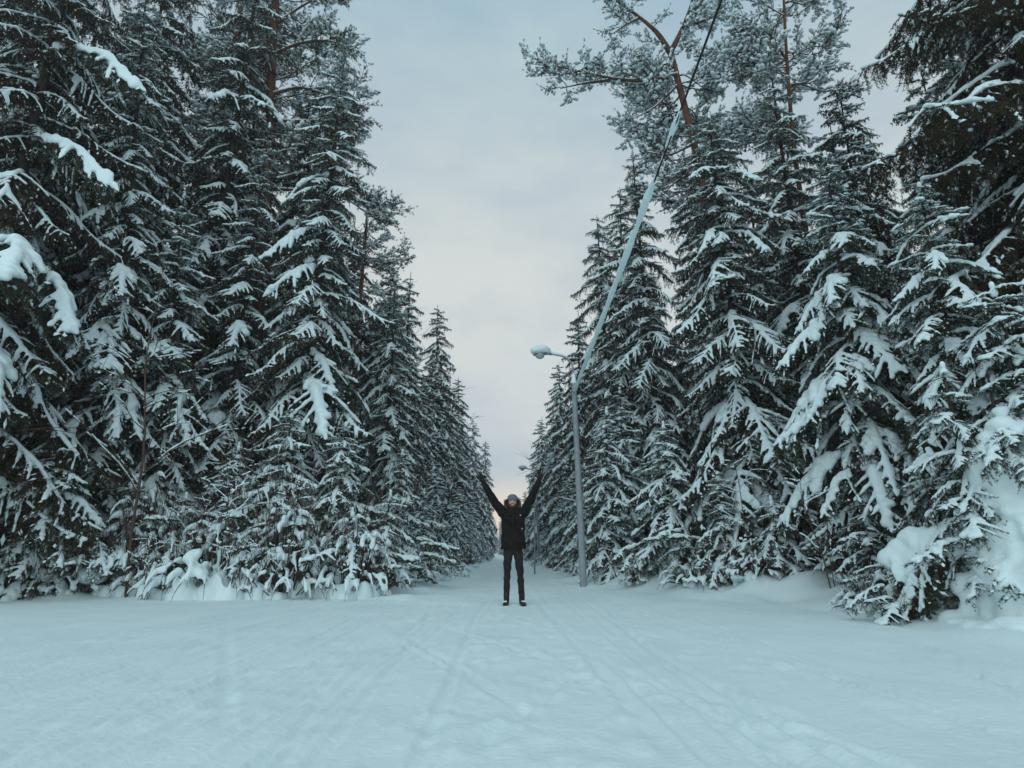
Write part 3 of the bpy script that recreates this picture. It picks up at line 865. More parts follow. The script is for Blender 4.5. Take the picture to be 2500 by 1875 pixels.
def smooth_path(pts, n):
    P = np.array(pts, dtype=float)
    d = np.r_[0, np.cumsum(np.linalg.norm(np.diff(P, axis=0), axis=1))]
    u = np.linspace(0, d[-1], n)
    Q = np.stack([np.interp(u, d, P[:, k]) for k in range(3)], 1)
    for _ in range(3):
        Q[1:-1] = 0.25 * Q[:-2] + 0.5 * Q[1:-1] + 0.25 * Q[2:]
    return Q

def pine(label, trunk, r0, r1, limbs, group, seed, nrand=0, zr=(10, 18), rl=(1.5, 2.6), per=4.6, spray_s=(0.65, 1.15), azr=None, snow_p=0.9, umin=0.06):
    rr = random.Random(seed); rg = np.random.default_rng(seed)
    base = np.array(trunk[0], dtype=float)
    root = thing('pine_tree', label, 'tree', tuple(base), 0, group)
    T = smooth_path(np.array(trunk) - base, 40)
    link('trunk', mesh_from('trunk', *tube(T, np.linspace(r0, r1, 40), 10), [M['pine_bark']]), root)
    def tp(z):
        z -= base[2]
        return np.array([np.interp(z, T[:, 2], T[:, k]) for k in range(3)])
    paths = []
    for lm in limbs:
        paths.append((smooth_path(np.array(lm[1]) - base, 14), lm[0]))
    for i in range(nrand):
        z = rr.uniform(*zr)
        p = tp(z)
        az = rr.uniform(0, 6.28) if azr is None else rr.uniform(*azr)
        l = rr.uniform(*rl)
        up = rr.uniform(-0.15, 0.5)
        d = np.array([cos(az), sin(az), up])
        mid = p + d * l * 0.5 + np.array([0, 0, rr.uniform(-0.2, 0.1)])
        e = p + d * l + np.array([rr.uniform(-.3, .3), rr.uniform(-.3, .3), rr.uniform(-0.1, 0.3)])
        paths.append((smooth_path([p, mid, e], 10) + np.outer(np.sin(np.linspace(0, pi * rr.uniform(1, 2.5), 10)), [rr.uniform(-.12, .12), rr.uniform(-.12, .12), rr.uniform(-.18, .18)]), 0.024))
    for Q, r in paths:
        lo = link('limb', mesh_from('limb', *tube(Q, np.linspace(r, 0.012, len(Q)), 6), [M['pine_bark']]), root)
        # snow line on top of the limb
        C, Rr, A = [], [], []
        dq = np.gradient(Q, axis=0)
        for i in range(len(Q) - 1):
            for f in (0, 0.33, 0.66):
                p = Q[i] * (1 - f) + Q[i + 1] * f
                h = dq[i] / np.linalg.norm(dq[i])
                if abs(h[2]) > 0.8 or rr.random() < 0.2: continue
                rad = np.interp(i, [0, len(Q)], [r, 0.015])
                sz = np.linalg.norm(Q[i + 1] - Q[i]) * 0.28
                C.append(p + UP * rad * 0.9); Rr.append((sz, rad * 0.8 + 0.012, rad * 0.5 + 0.014)); A.append(h)
        if C:
            link('snow', mesh_from('snow', *blobs(C, Rr, A, ICO1), [M['snow']]), lo)['kind'] = 'stuff'
        ln = np.linalg.norm(np.diff(Q, axis=0), axis=1).sum()
        for k in range(int(ln * per)):
            u = rr.uniform(umin, 1.0) ** 0.8
            i = min(len(Q) - 2, int(u * (len(Q) - 1)))
            p = Q[i] + (Q[i + 1] - Q[i]) * rr.random()
            d = Q[i + 1] - Q[i]
            az = math.atan2(d[1], d[0]) + rr.gauss(0, 1.0)
            bm_, sm_ = SPRAY[rr.randrange(len(SPRAY))]
            b = bpy.data.objects.new('branch', bm_); COL.objects.link(b); b.parent = root
            b.location = p; b.rotation_euler = (rr.uniform(-0.5, 0.5), -R(rr.uniform(-25, 45)), az)
            s = rr.uniform(*spray_s); b.scale = (s, s, s)
            if rr.random() < snow_p:
                q = bpy.data.objects.new('snow', sm_); COL.objects.link(q); q.parent = b; q['kind'] = 'stuff'
    return root

GP = 'tall pines with reddish trunks'
pine('tall pine with a reddish forked trunk and one long limb reaching left over the road', [(7.3, 18, -0.2), (7.0, 18, 5), (6.6, 18, 9.5), (6.18, 18, 13.97), (5.80, 18, 16.5), (5.62, 18.0, 17.7)], 0.165, 0.10,
     [(0.11, [(5.62, 18, 17.6), (5.2, 17.9, 18.4), (4.3, 17.8, 19.2), (3.5, 17.7, 19.7)]),
      (0.11, [(5.62, 18, 17.6), (6.1, 18.1, 18.6), (6.6, 18.1, 19.9), (6.8, 18, 21.3)]),
      (0.075, [(5.72, 17.9, 16.6), (5.0, 17.8, 16.25), (3.6, 17.7, 16.2), (2.3, 17.6, 16.5), (1.15, 17.6, 16.75)]),
      (0.05, [(3.4, 17.7, 16.2), (2.5, 17.5, 15.9), (1.7, 17.4, 15.6)]),
      (0.05, [(4.6, 17.9, 19.0), (4.0, 17.5, 18.3), (3.5, 17.4, 17.8)]),
      (0.05, [(6.18, 18, 13.97), (5.2, 17.6, 13.2), (4.4, 17.5, 13.3)]),
      (0.05, [(6.3, 18, 13.0), (5.3, 17.7, 12.3), (4.6, 17.6, 11.4)]),
      (0.05, [(5.8, 18, 16.3), (4.9, 17.8, 15.2), (4.1, 17.6, 14.6)]),
      (0.05, [(6.1, 18, 18.7), (7.0, 17.9, 18.9), (7.8, 17.8, 19.4)])], GP, 51, 26, (12.3, 17.6), (1.2, 2.5), azr=(-0.5, 3.64))
pine('pine with a thin leaning trunk left of the huge dark spruce on the right', [(9.3, 17.2, -0.2), (9.2, 17.1, 4), (9.0, 17, 9.3), (8.95, 17, 13), (9.08, 17, 16.0), (9.3, 17, 19)], 0.13, 0.04,
     [(0.05, [(9.0, 17, 13.4), (8.3, 16.9, 13.5), (7.4, 16.9, 13.7)]), (0.05, [(8.98, 17, 13.6), (8.3, 16.9, 14.7), (7.7, 16.8, 15.6)]),
      (0.05, [(9.1, 17, 16.4), (8.6, 16.9, 17.4), (7.6, 16.9, 18.2)])], GP, 52, 22, (13.0, 18.8), (1.0, 2.0), azr=(-0.5, 3.64))
pine('tall pine with a straight reddish trunk rising above the left spruces', [(-7.4, 18, -0.2), (-7.5, 18, 6), (-7.9, 18, 13.5), (-8.25, 18, 18.7), (-8.4, 18, 23)], 0.19, 0.12,
     [(0.06, [(-8.0, 18, 14.8), (-7.0, 17.8, 14.6), (-5.8, 17.6, 14.5), (-4.75, 17.5, 14.5)]),
      (0.06, [(-8.1, 18, 15.8), (-7.0, 17.8, 16.0), (-5.9, 17.7, 15.5), (-5.1, 17.6, 15.3)]),
      (0.06, [(-7.9, 18, 14.2), (-6.8, 17.7, 13.9), (-5.9, 17.6, 13.4), (-5.4, 17.5, 12.9)]),
      (0.06, [(-8.2, 18, 17.4), (-7.2, 17.8, 17.8), (-6.0, 17.6, 17.7), (-5.3, 17.5, 17.2)]),
      (0.06, [(-8.3, 18, 18.6), (-7.4, 17.8, 19.2), (-6.5, 17.6, 19.6), (-5.8, 17.6, 19.5)]),
      (0.06, [(-7.7, 18, 12.2), (-6.5, 17.6, 11.9), (-5.2, 17.4, 11.6), (-4.3, 17.3, 10.9)]),
      (0.05, [(-7.9, 18, 13.4), (-7.2, 17.4, 13.2), (-6.6, 17.0, 13.0)])], GP, 53, 26, (13.5, 20.5), (1.2, 2.5), snow_p=0.6, azr=(-0.4, 3.5), umin=0.3)
pine('second pine standing behind and left of the straight reddish one', [(-10.0, 19.5, -0.2), (-10.0, 19.5, 8), (-10.1, 19.5, 14), (-10.3, 19.5, 22)], 0.2, 0.10, [], GP, 54, 26, (13, 21), (1.2, 2.4), snow_p=0.4)
pine('far pine with a loose crown behind the first spruce of the left row', [(-5.9, 23.5, -0.2), (-6.0, 23.5, 8), (-5.9, 23.5, 15)], 0.15, 0.05, [], GP, 55, 22, (9.0, 14.8), (0.9, 1.7), snow_p=0.7)

# ------------------------------------------------------------------ bare saplings and thickets
def sapling_parts(seed, H, stems=1, nb=9, spread=0.12, snow=0.5, r0=0.018, sub=4):
    rg = np.random.default_rng(seed)
    st, tw = MB(), MB()
    C, Rr, A = [], [], []
    def snow_on(Q, r, p):
        for i in range(len(Q) - 1):
            d = Q[i + 1] - Q[i]; l = np.linalg.norm(d)
            if l < 1e-4: continue
            d = d / l
            if abs(d[2]) < 0.82 and rg.random() < p:
                for f in np.arange(0, 1, 0.02 / l):
                    k = rg.uniform(0.014, 0.022) + r * 0.5
                    C.append(Q[i] + d * f * l + UP * (r + k * 0.45)); Rr.append((max(0.022, k), k * 0.85, k)); A.append(d)
    for s in range(stems):
        n = 12
        t = np.linspace(0, 1, n)
        h = H * (1 if s == 0 else rg.uniform(0.5, 0.95))
        dx, dy = rg.normal(0, spread, 2) * h
        b = rg.normal(0, 0.10, 2) if stems > 1 else np.zeros(2)
        w1, w2 = wob(rg), wob(rg)
        P = np.stack([b[0] + dx * t ** 1.3 + 0.04 * h * w1(t) * t, b[1] + dy * t ** 1.3 + 0.04 * h * w2(t) * t, -0.15 + (h + 0.15) * t], 1)
        rad = np.linspace(r0 * h / H, 0.004, n)
        st.add(*tube(P, rad, 6))
        for k in range(max(2, int(nb * h / H))):
            u = rg.uniform(0.22, 0.97)
            p = np.array([np.interp(u, t, P[:, j]) for j in range(3)])
            az = rg.uniform(0, 6.28)
            l = h * 0.34 * (1.1 - u) * rg.uniform(0.6, 1.3) + 0.12
            el = rg.uniform(0.35, 1.1)
            d = np.array([cos(az), sin(az), el]); d /= np.linalg.norm(d)
            m = 7; tt = np.linspace(0, 1, m)
            wa = wob(rg)
            Q = p + d * (l * tt)[:, None] + np.stack([0.05 * l * wa(tt), 0.05 * l * wa(tt + 3), -0.18 * l * tt ** 2], 1)
            rb = np.interp(u, t, rad) * 0.55
            tw.add(*tube(Q, np.linspace(rb, 0.0022, m), 4))
            snow_on(Q, rb, snow)
            for q in range(sub):
                v = rg.uniform(0.25, 0.95)
                p2 = np.array([np.interp(v, tt, Q[:, j]) for j in range(3)])
                d2 = d + rg.normal(0, 0.6, 3); d2 /= np.linalg.norm(d2)
                l2 = l * rg.uniform(0.2, 0.5)
                Q2 = np.stack([p2, p2 + d2 * l2 * 0.5, p2 + d2 * l2 - UP * 0.06 * l2])
                tw.add(*tube(Q2, [rb * 0.5, rb * 0.4, 0.0018], 3))
                snow_on(Q2, 0.003, snow * 0.6)
    sm = None
    if C:
        sm = remesh('sapling_snow', *blobs(C, Rr, A), 0.016 if H < 5 else 0.024, M['snow'], 1)
    return st.mesh('stem', [M['sapling_bark']]), tw.mesh('twigs', [M['sapling_bark']]), sm
SAP = [sapling_parts(500, 4.0, 1, 16, 0.10, 0.55), sapling_parts(501, 2.6, 2, 12, 0.14, 0.5, 0.016), sapling_parts(502, 1.6, 5, 6, 0.22, 0.35, 0.009, 3),
       sapling_parts(503, 7.0, 1, 26, 0.05, 0.45, 0.036, 6), sapling_parts(504, 1.1, 7, 4, 0.3, 0.15, 0.005, 2), sapling_parts(505, 12.0, 1, 46, 0.03, 0.4, 0.06, 8)]
def sapling(v, x, y, label, s=1.0, rz=0.0, tilt=(0, 0), group='bare saplings and twigs along the forest edge'):
    root = thing('bare_sapling', label, 'sapling', (x, y, gz1(x, y)), rz, group)
    root.rotation_euler = (tilt[0], tilt[1], rz)
    root.scale = (s, s, s)
    a, b, c = SAP[v]
    link('stem', a, root); link('twigs', b, root)['kind'] = 'stuff'
    if c: link('snow', c, root)
for a in [
    (3, -7.2, 12.5, 'tall thin bare birch stem rising in front of the slender snowy spruce', 1.0, 0.4, (0.02, -0.05)),
    (0, -6.3, 12.45, 'leaning bare sapling right of the tall thin birch stem', 0.72, 1.0, (0, 0.18)),
    (0, -5.55, 12.6, 'forked bare sapling with snow lodged in its forks on the left bank', 0.75, 2.3, (0, -0.18)),
    (1, -5.3, 12.4, 'short bare sapling beside the forked one on the left bank', 1.0, 3.0, (0, 0.2)),
    (1, -4.2, 12.5, 'bare sapling at the right end of the left bank thicket', 0.9, 5.0, (0, 0.3)),
    (2, -6.7, 12.3, 'clump of thin twigs at the foot of the tall birch stem', 0.8, 0.0, (0, 0)),
    (2, -4.9, 12.35, 'clump of thin twigs in the middle of the left bank', 1.0, 1.2, (0, 0)),
    (2, -4.0, 12.8, 'clump of thin twigs before the little pointed spruce', 1.1, 2.2, (0, 0)),
    (4, -8.6, 11.9, 'few dry stalks sticking out of the snow at far left', 0.7, 0.0, (0, 0.25)),
    (4, -3.3, 13.2, 'few dry stalks sticking out near the left road corner', 0.8, 1.0, (0, 0)),
    (3, -3.5, 21.5, 'thin bare tree in front of the first spruces of the left row', 0.95, 1.0, (0, 0.1)),
    (5, -5.6, 25.5, 'tall leafless birch with fine twigs above the left row', 1.12, 2.0, (0, 0.04)),
    (5, -3.9, 31.5, 'leafless tree leaning out of the left row toward the road', 0.8, 4.0, (0, 0.12)),
    (3, -2.9, 27.5, 'bare arching young birch on the left verge', 0.8, 3.3, (0, 0.25)),
    (0, -2.5, 23.5, 'snowy bare sapling on the left verge near the road', 0.9, 2.2, (0, 0.2)),
    (3, -4.1, 20.2, 'bare young tree with snowy limbs left of the thin one before the left row', 0.8, 2.0, (0, 0.2)),
    (5, -4.4, 22.6, 'bare tree with many snowy limbs at the start of the left row', 0.62, 3.0, (0, 0.1)),
    (3, -3.0, 24.8, 'bare snowy birch leaning to the road midway to the second lamp', 0.9, 0.7, (0, 0.22)),
    (5, -3.1, 36.0, 'leafless tree far along the left verge', 0.7, 1.7, (0, 0.1)),
    (5, 3.3, 24.0, 'leafless tree with snowy limbs behind the thin grey post', 0.7, 0.3, (0, -0.1)),
    (3, 2.5, 30.0, 'bare birch leaning over the road just before the second lamp', 0.9, 2.3, (0, -0.2)),
    (3, 2.9, 21.2, 'bare young birch right behind the nearest lamp post', 0.75, 0.5, (0, -0.15)),
    (3, 2.6, 26.0, 'bare young birch leaning over the road behind the raised right hand', 0.7, 1.9, (0, -0.22)),
    (5, 2.6, 33.0, 'tall leafless tree in the right row beyond the lamp', 0.75, 2.9, (0, -0.08)),
    (1, 5.5, 11.2, 'broken reddish sapling on the bank left of the snow mound', 0.9, 0.9, (0, -0.35)),
    (3, 6.9, 12.0, 'bare sapling with snowy twigs before the mid-height snowy spruce', 0.95, 2.0, (0, -0.2)),
    (0, 4.9, 13.1, 'thin bare sapling beside the third little spruce on the right', 0.8, 4.0, (0, -0.1)),
    (4, 2.9, 14.9, 'few dry stalks at the edge of the road right of the lamp', 0.6, 0.2, (0, 0)),
]:
    sapling(*a)

# ------------------------------------------------------------------ snow-buried bushes
def bush_parts(seed, w=0.9, h=0.8, n=60, twigs=55):
    rg = np.random.default_rng(seed)
    C, Rr, A = [], [], []
    tw = MB()
    for i in range(n):
        az = rg.uniform(0, 6.28); r = w * math.sqrt(rg.random())
        top = h * (1 - 0.8 * (r / w) ** 2) * rg.uniform(0.35, 1.05)
        x, yq = r * cos(az), r * sin(az)
        k = rg.uniform(0.024, 0.052) * (0.7 + 0.25 * w)
        dr = np.array([cos(az + rg.normal(0, 0.5)), sin(az + rg.normal(0, 0.5)), 0])
        # an arching snow-loaded twig: cap, then a sagging tail
        p = np.array([x, yq, top])
        m = rg.integers(3, 9)
        Q = [np.array([x * 0.5, yq * 0.5, 0.0]), p]
        for q in range(m):
            f = q / m
            C.append(p + UP * 0.3 * k); kk = k * (1 - 0.6 * f) * rg.uniform(0.8, 1.2)
            Rr.append((kk * 1.3, kk, kk * 0.85)); A.append(dr - UP * (0.3 + 1.4 * f))
            p = p + (dr * (1 - 0.6 * f) - UP * (0.15 + 1.3 * f)) * k * 0.95
            Q.append(p)
        tw.add(*tube(np.array(Q) - UP * 0.01, np.linspace(0.007, 0.002, len(Q)), 4))
    for i in range(n // 5):
        az = rg.uniform(0, 6.28); r = w * math.sqrt(rg.random()) * 0.85
        k = rg.uniform(0.09, 0.2) * w
        C.append((r * cos(az), r * sin(az), 0.0)); Rr.append((k, k, k * rg.uniform(0.5, 1.4))); A.append((1, 0, 0))
    V, F = blobs(C, Rr, A, ICO2)
    sm = remesh('bush_snow', V, F, 0.027, M['snow'], 2, lump=0.005, lscale=14, seed=seed)
    for i in range(twigs):
        az = rg.uniform(0, 6.28)
        p = np.array([w * 0.5 * cos(az), w * 0.5 * sin(az), 0.0])
        d = np.array([cos(az) * 0.6, sin(az) * 0.6, rg.uniform(0.5, 1.6)]) * rg.uniform(0.4, 1.0)
        e = p + d * (0.45 + 0.7 * h)
        mid = (p + e) / 2 + rg.normal(0, 0.05, 3)
        tw.add(*tube(np.stack([p, mid, e]), [0.005, 0.004, 0.0018], 4))
        for q in range(2):
            e2 = mid + (e - mid) * rg.random() + rg.normal(0, 0.12, 3)
            tw.add(*tube(np.stack([mid, (mid + e2) / 2 + rg.normal(0, 0.01, 3), e2]), [0.003, 0.0025, 0.0015], 3))
    return sm, tw.mesh('twigs', [M['sapling_bark']])
BUSH = [bush_parts(600, 0.8, 0.95, 170), bush_parts(601, 0.7, 1.35, 180), bush_parts(602, 1.1, 0.8, 220), bush_parts(603, 0.5, 0.5, 70, 20)]
def bush(v, x, y, label, s=1.0, rz=0.0, sz=1.0, boughs=4, seed=0):
    root = thing('snow_buried_bush', label, 'bush', (x, y, gz1(x, y) - 0.05), rz, 'snow-buried bushes along the forest edge')
    a, b = BUSH[v]
    q = link('snow', a, root); q.scale = (s, s, s * sz)
    q = link('twigs', b, root); q['kind'] = 'stuff'; q.scale = (s, s, s * sz)
    rr = random.Random(seed + int(x * 100))
    for k in range(boughs):
        az = rr.uniform(0, 6.28)
        add_branch(root, 'young', rr.uniform(0.45, 0.8) * s, (0.3 * s * cos(az), 0.3 * s * sin(az), rr.uniform(0.15, 0.9) * s * sz), az, R(rr.uniform(-35, 15)), 0, rr)
for i, a in enumerate([
    (1, -7.5, 13.35, 'tall rounded snow hump behind the tall thin birch stem', 1.30, 0.3, 1.35),
    (0, -6.6, 13.15, 'snow-buried bush behind the leaning bare sapling', 1.30, 1.3, 1.35),
    (2, -5.7, 13.35, 'wide snow-buried bush in the middle of the left bank', 1.43, 2.0, 1.35),
    (1, -5.0, 13.95, 'high snow-buried bush under the broad dark spruce', 1.56, 2.6, 1.35),
    (0, -4.4, 12.95, 'snow-buried bush with dark gaps left of the little pointed spruce', 1.36, 4.0, 1.35),
    (2, -4.4, 14.05, 'snow-buried bush behind the little pointed spruce', 1.68, 5.0, 1.35),
    (3, -8.3, 12.8, 'small snow heap below the small bent spruce', 1.32, 0.0, 1.0),
    (2, -8.3, 13.7, 'broad snow-buried bush behind the small snow heap at far left', 1.44, 0.6, 1.0),
    (0, -3.1, 13.05, 'rounded snow mound at the left corner of the road', 1.23, 0.9, 1.35),
    (3, -2.5, 15.4, 'small snow-buried bush on the left road verge', 1.3, 1.9),
    (0, -2.4, 17.8, 'snow-buried bush farther along the left verge', 0.95, 2.9),
    (2, -2.3, 21.8, 'low snow-buried bush on the left verge before the distant row', 0.9, 3.9),
    (3, 3.15, 15.3, 'small snow heap right of the lamp foot', 1.0, 0.2),
    (3, 3.9, 13.6, 'snow heap between the second and third little spruces', 1.2, 1.2),
    (0, 4.9, 12.7, 'rounded snow-buried bush before the dark gap on the right', 0.8, 2.2),
    (1, 6.1, 11.3, 'snow-buried bush under the forked-top spruce', 0.9, 3.2),
    (2, 5.6, 9.5, 'snow-buried bush close left of the great snow mound', 0.75, 4.2),
    (3, 5.1, 8.4, 'low snow heap at the front of the right bank', 0.8, 5.2),
    (2, 4.5, 14.5, 'wide snow heap under the great conical spruce', 0.9, 0.7),
]):
    bush(*a, boughs=7 if i % 3 else 10, seed=i)

vr = random.Random(21)
for side in (-1, 1):
    for k in range(13):
        yy = 19.5 + k * 2.4 + 0.16 * k * k
        xx = side * (float(np.interp(yy, [19, 30, 60], [2.15, 1.95, 1.75])) + vr.uniform(-0.1, 0.35))
        if side > 0 and k < 1: xx += 0.5
        bush(vr.randrange(4), xx, yy, nth(('bush', side), '%s low snow-buried bush on the ' + ('left' if side < 0 else 'right') + ' verge counting away past the lamp', 'tiny snow-buried bush past the tenth on the ' + ('left' if side < 0 else 'right') + ' verge'),
             vr.uniform(0.6, 0.95), vr.uniform(0, 6), 1.0, boughs=2, seed=100 + k)

# the great snow mound over a buried spruce at the right
def great_mound():
    rg = np.random.default_rng(77)
    x, y = 5.9, 7.4
    root = thing('snow_laden_spruce', 'great smooth mound of snow burying a spruce at the bottom right of the photo', 'tree', (x, y, -0.12), 0)
    C, Rr, A = [], [], []
    for (cx, cy, cz, rx, ry, rz) in [(0.10, -0.05, 0.25, 0.70, 0.85, 1.0), (0.05, 0.15, 0.7, 0.52, 0.6, 0.8), (0.2, -0.5, 0.5, 0.62, 0.6, 0.75), (0.4, 0.2, 0.9, 0.6, 0.6, 0.75),
                                     (-0.12, -0.05, 1.5, 0.26, 0.26, 0.36), (-0.22, 0.02, 1.92, 0.22, 0.22, 0.30), (0.22, -0.1, 1.75, 0.36, 0.34, 0.38), (-0.34, 0.2, 1.32, 0.20, 0.20, 0.26),
                                     (-0.1, 0.0, 2.25, 0.17, 0.16, 0.14), (0.02, -0.1, 2.42, 0.22, 0.17, 0.13), (0.22, -0.15, 2.36, 0.2, 0.2, 0.17), (0.12, 0.0, 2.6, 0.13, 0.12, 0.10), (0.5, 0.1, 2.1, 0.36, 0.33, 0.33)]:
        C.append((cx, cy, cz)); Rr.append((rx, ry, rz)); A.append((1, 0, 0))
    for i in range(70):   # lobes hanging on its flanks
        az = rg.uniform(1.9, 5.2); z = rg.uniform(0.3, 1.7)
        r = 0.66 - 0.27 * z * 0.9 + rg.uniform(-0.06, 0.05)
        c = np.array([0.08 + r * cos(az), 0.05 + r * 1.15 * sin(az), z + 0.1])
        for q in range(4):
            k = 0.10 * (1 - 0.17 * q)
            C.append(c + np.array([cos(az) * 0.6, sin(az) * 0.6, -1.6]) * 0.07 * q); Rr.append((k, k, k)); A.append((1, 0, 0))
    for i in range(55):   # pillows
        az = rg.uniform(1.7, 5.3); z = rg.uniform(0.5, 2.1); k = rg.uniform(0.09, 0.19)
        r = 0.68 - 0.22 * z + rg.uniform(-0.04, 0.06)
        C.append((0.06 + r * cos(az), 0.05 + r * 1.1 * sin(az), z)); Rr.append((k * 1.2, k * 1.2, k * 0.8)); A.append((cos(az), sin(az), -0.7))
    for i in range(34):   # skirt running out to the ground
        az = rg.uniform(1.8, 5.3); k = rg.uniform(0.07, 0.17)
        C.append((0.1 + (0.70 + rg.uniform(-0.1, 0.15)) * cos(az), (0.85 + rg.uniform(-0.1, 0.15)) * sin(az), 0.12 + rg.uniform(-0.05, 0.12))); Rr.append((k * 1.8, k * 1.8, k * 0.7)); A.append((1, 0, 0))
    # a slab sagging off the left shoulder with fingers at its rim
    for q in range(30):
        f = q / 29
        c = np.array([-0.35 - 0.52 * f, 0.35 + 0.75 * f, 1.28 - 0.42 * f ** 1.5])
        C.append(c + rg.normal(0, 0.03, 3)); Rr.append((0.12, 0.14, 0.085) if q % 4 else (0.17, 0.17, 0.13)); A.append((1, -1, -0.4))
        for p in range(3):
            e = c + np.array([rg.uniform(-0.12, 0.05), rg.uniform(-0.18, 0.05), -0.04])
            for w in range(rg.integers(2, 6)):
                C.append(e + np.array([-0.02, -0.02, -0.075]) * w); k = 0.058 - 0.007 * w; Rr.append((k, k, k)); A.append((1, 0, 0))
    V, F = blobs(C, Rr, A, ICO2)
    link('snow_mass', remesh('snow_mass', V, F, 0.03, M['snow'], 2, lump=0.013, lscale=10, seed=5), root)
    rr = random.Random(9)
    tm, P = trunk_mesh(3.1, 0.05, rg, 0.05)
    tr = link('trunk', tm, root); tr.location = (0.1, 0.1, 0)
    for k in range(13):
        az = rr.uniform(2.0, 4.9)
        z = rr.uniform(1.35, 2.6)
        r = max(0.05, 0.42 - 0.14 * z)
        add_branch(root, 'heavy' if rr.random() < 0.75 else 'young', rr.uniform(0.5, 0.95), (0.05 + r * cos(az), 0.1 + r * sin(az), z), az, R(rr.uniform(-30, 8)), rr.uniform(-0.3, 0.3), rr)
    for k in range(16):    # dark fans hanging under the left slab
        f = rr.random()
        add_branch(root, 'young', rr.uniform(0.6, 0.95), (-0.38 - 0.48 * f, 0.40 + 0.7 * f + rr.uniform(-0.12, 0.12), 1.20 - 0.38 * f), rr.uniform(2.8, 4.9), R(rr.uniform(-80, -50)), rr.uniform(-0.6, 0.6), rr, rr.random() < 0.25)
great_mound()

# ------------------------------------------------------------------ street lamps and cables
def lamp_meshes():
    d = {}
    pz = np.linspace(-0.4, 5.15, 14)
    d['post'] = mesh_from('post', *tube(np.stack([0 * pz - 0.022 * (pz + 0.4), 0 * pz, pz], 1), np.interp(pz, [-0.4, 5.15], [0.092, 0.062]), 16), [M['concrete']])
    tx = -0.122
    mb = MB()
    for z0, z1, r in ((4.86, 4.92, 0.073), (5.02, 5.08, 0.072), (4.92, 5.02, 0.069)):
        mb.add(*tube([(tx, 0, z0), (tx, 0, z1)], [r, r], 16))
    mb.add(*tube([(tx + 0.02, -0.06, 4.97), (tx + 0.02, -0.11, 4.97)], [0.015, 0.015], 8))
    d['collar'] = mb.mesh('collar', [M['metal']])
    A = smooth_path([(tx, 0, 5.0), (tx, 0, 5.40), (tx - 0.02, 0, 5.62), (tx - 0.16, 0, 5.80), (tx - 0.38, 0, 5.86), (tx - 0.62, 0, 5.90)], 26)
    d['arm'] = mesh_from('arm', *tube(A, 0.026, 10), [M['metal']])
    # head: shallow shell, wider in front, open below
    sec, ns = [], 14
    prof = [(-0.56, 0.030, 0.035, 5.885), (-0.63, 0.050, 0.050, 5.90), (-0.72, 0.105, 0.080, 5.905), (-0.84, 0.130, 0.095, 5.90), (-0.95, 0.125, 0.085, 5.89), (-1.02, 0.085, 0.060, 5.875), (-1.045, 0.03, 0.03, 5.865)]
    V = []; F = []
    for i, (px, ry, rz, cz) in enumerate(prof):
        for j in range(ns):
            a = 2 * pi * j / ns
            zz = sin(a) * rz if sin(a) > 0 else sin(a) * 0.03
            V.append((tx + px, cos(a) * ry, cz + zz))
    for i in range(len(prof) - 1):
        for j in range(ns):
            a = i * ns + j; b = i * ns + (j + 1) % ns
            F += [(a, b, b + ns), (a, b + ns, a + ns)]
    for j in range(1, ns - 1):
        F.append((0, j + 1, j)); F.append(((len(prof) - 1) * ns, (len(prof) - 1) * ns + j, (len(prof) - 1) * ns + j + 1))
    d['lamp_head'] = mesh_from('lamp_head', V, F, [M['metal']])
    Vb, Fb = blobs([(tx - 0.87, 0, 5.868)], [(0.125, 0.11, 0.115)], None, ICO3)
    d['lamp_bowl'] = mesh_from('lamp_bowl', Vb, Fb, [M['bowl']])
    C, Rr = [], []
    for q in range(20):
        f = q / 19
        C.append((tx - 0.66 - 0.38 * f, 0, 5.985 + 0.03 * sin(pi * f) )); k = 0.10 + 0.075 * sin(pi * min(1, f * 1.15) ** 0.8) if f < 0.9 else 0.12
        Rr.append((0.08, k, 0.10 + 0.03 * sin(pi * f)))
    for q in range(14):
        f = q / 13
        p = A[int(25 - 9 * f)]
        C.append((p[0], 0, p[2] + 0.03)); Rr.append((0.035, 0.028, 0.028 + 0.03 * (1 - f) ** 2))
    d['snow'] = remesh('lamp_snow', *blobs(C, Rr, None, ICO2), 0.016, M['snow'], 2)
    C = [(tx + 0.005, 0, 5.10 + 0.03 * i) for i in range(9)]; Rr = [(0.085 - 0.006 * i, 0.085 - 0.006 * i, 0.05) for i in range(9)]
    d['snow_cap'] = remesh('post_snow', *blobs(C, Rr, None, ICO2), 0.014, M['snow'], 2)
    return d
LM = lamp_meshes()
def street_lamp(x, y, label, rz=0.0):
    root = thing('street_lamp', label, 'street lamp', (x, y, 0.0), rz, 'street lamps along the right of the road')
    for k in ('post', 'collar', 'arm'):
        link(k, LM[k], root)
    hd = link('lamp_head', LM['lamp_head'], root)
    link('lamp_bowl', LM['lamp_bowl'], hd)
    link('snow', LM['snow'], hd)
    link('snow_cap', LM['snow_cap'], root)
street_lamp(1.83, 15.75, 'nearest street lamp, grey post with a snow-capped head right of the person')
street_lamp(1.90, 39.4, 'second street lamp, its snowy head just above the person')
street_lamp(1.85, 63.0, 'third street lamp, only its thin post showing beside the coat')
street_lamp(1.80, 87.0, 'fourth and farthest street lamp at the end of the road')
street_lamp(1.57, -8.0, 'street lamp standing behind the viewer')
sp = thing('marker_post', 'thin grey post leaning on the right verge beyond the nearest lamp', 'post', (1.05, 25.5, 0))
link('post', mesh_from('post', *tube([(0, 0, -0.3), (0.01, 0, 1.5), (0.03, 0, 3.0)], [0.035, 0.033, 0.03], 10), [M['concrete']]), sp)
link('snow_cap', mesh_from('snow_cap', *blobs([(0.03, 0, 3.02)], [(0.045, 0.045, 0.05)], None, ICO2), [M['snow']]), sp)

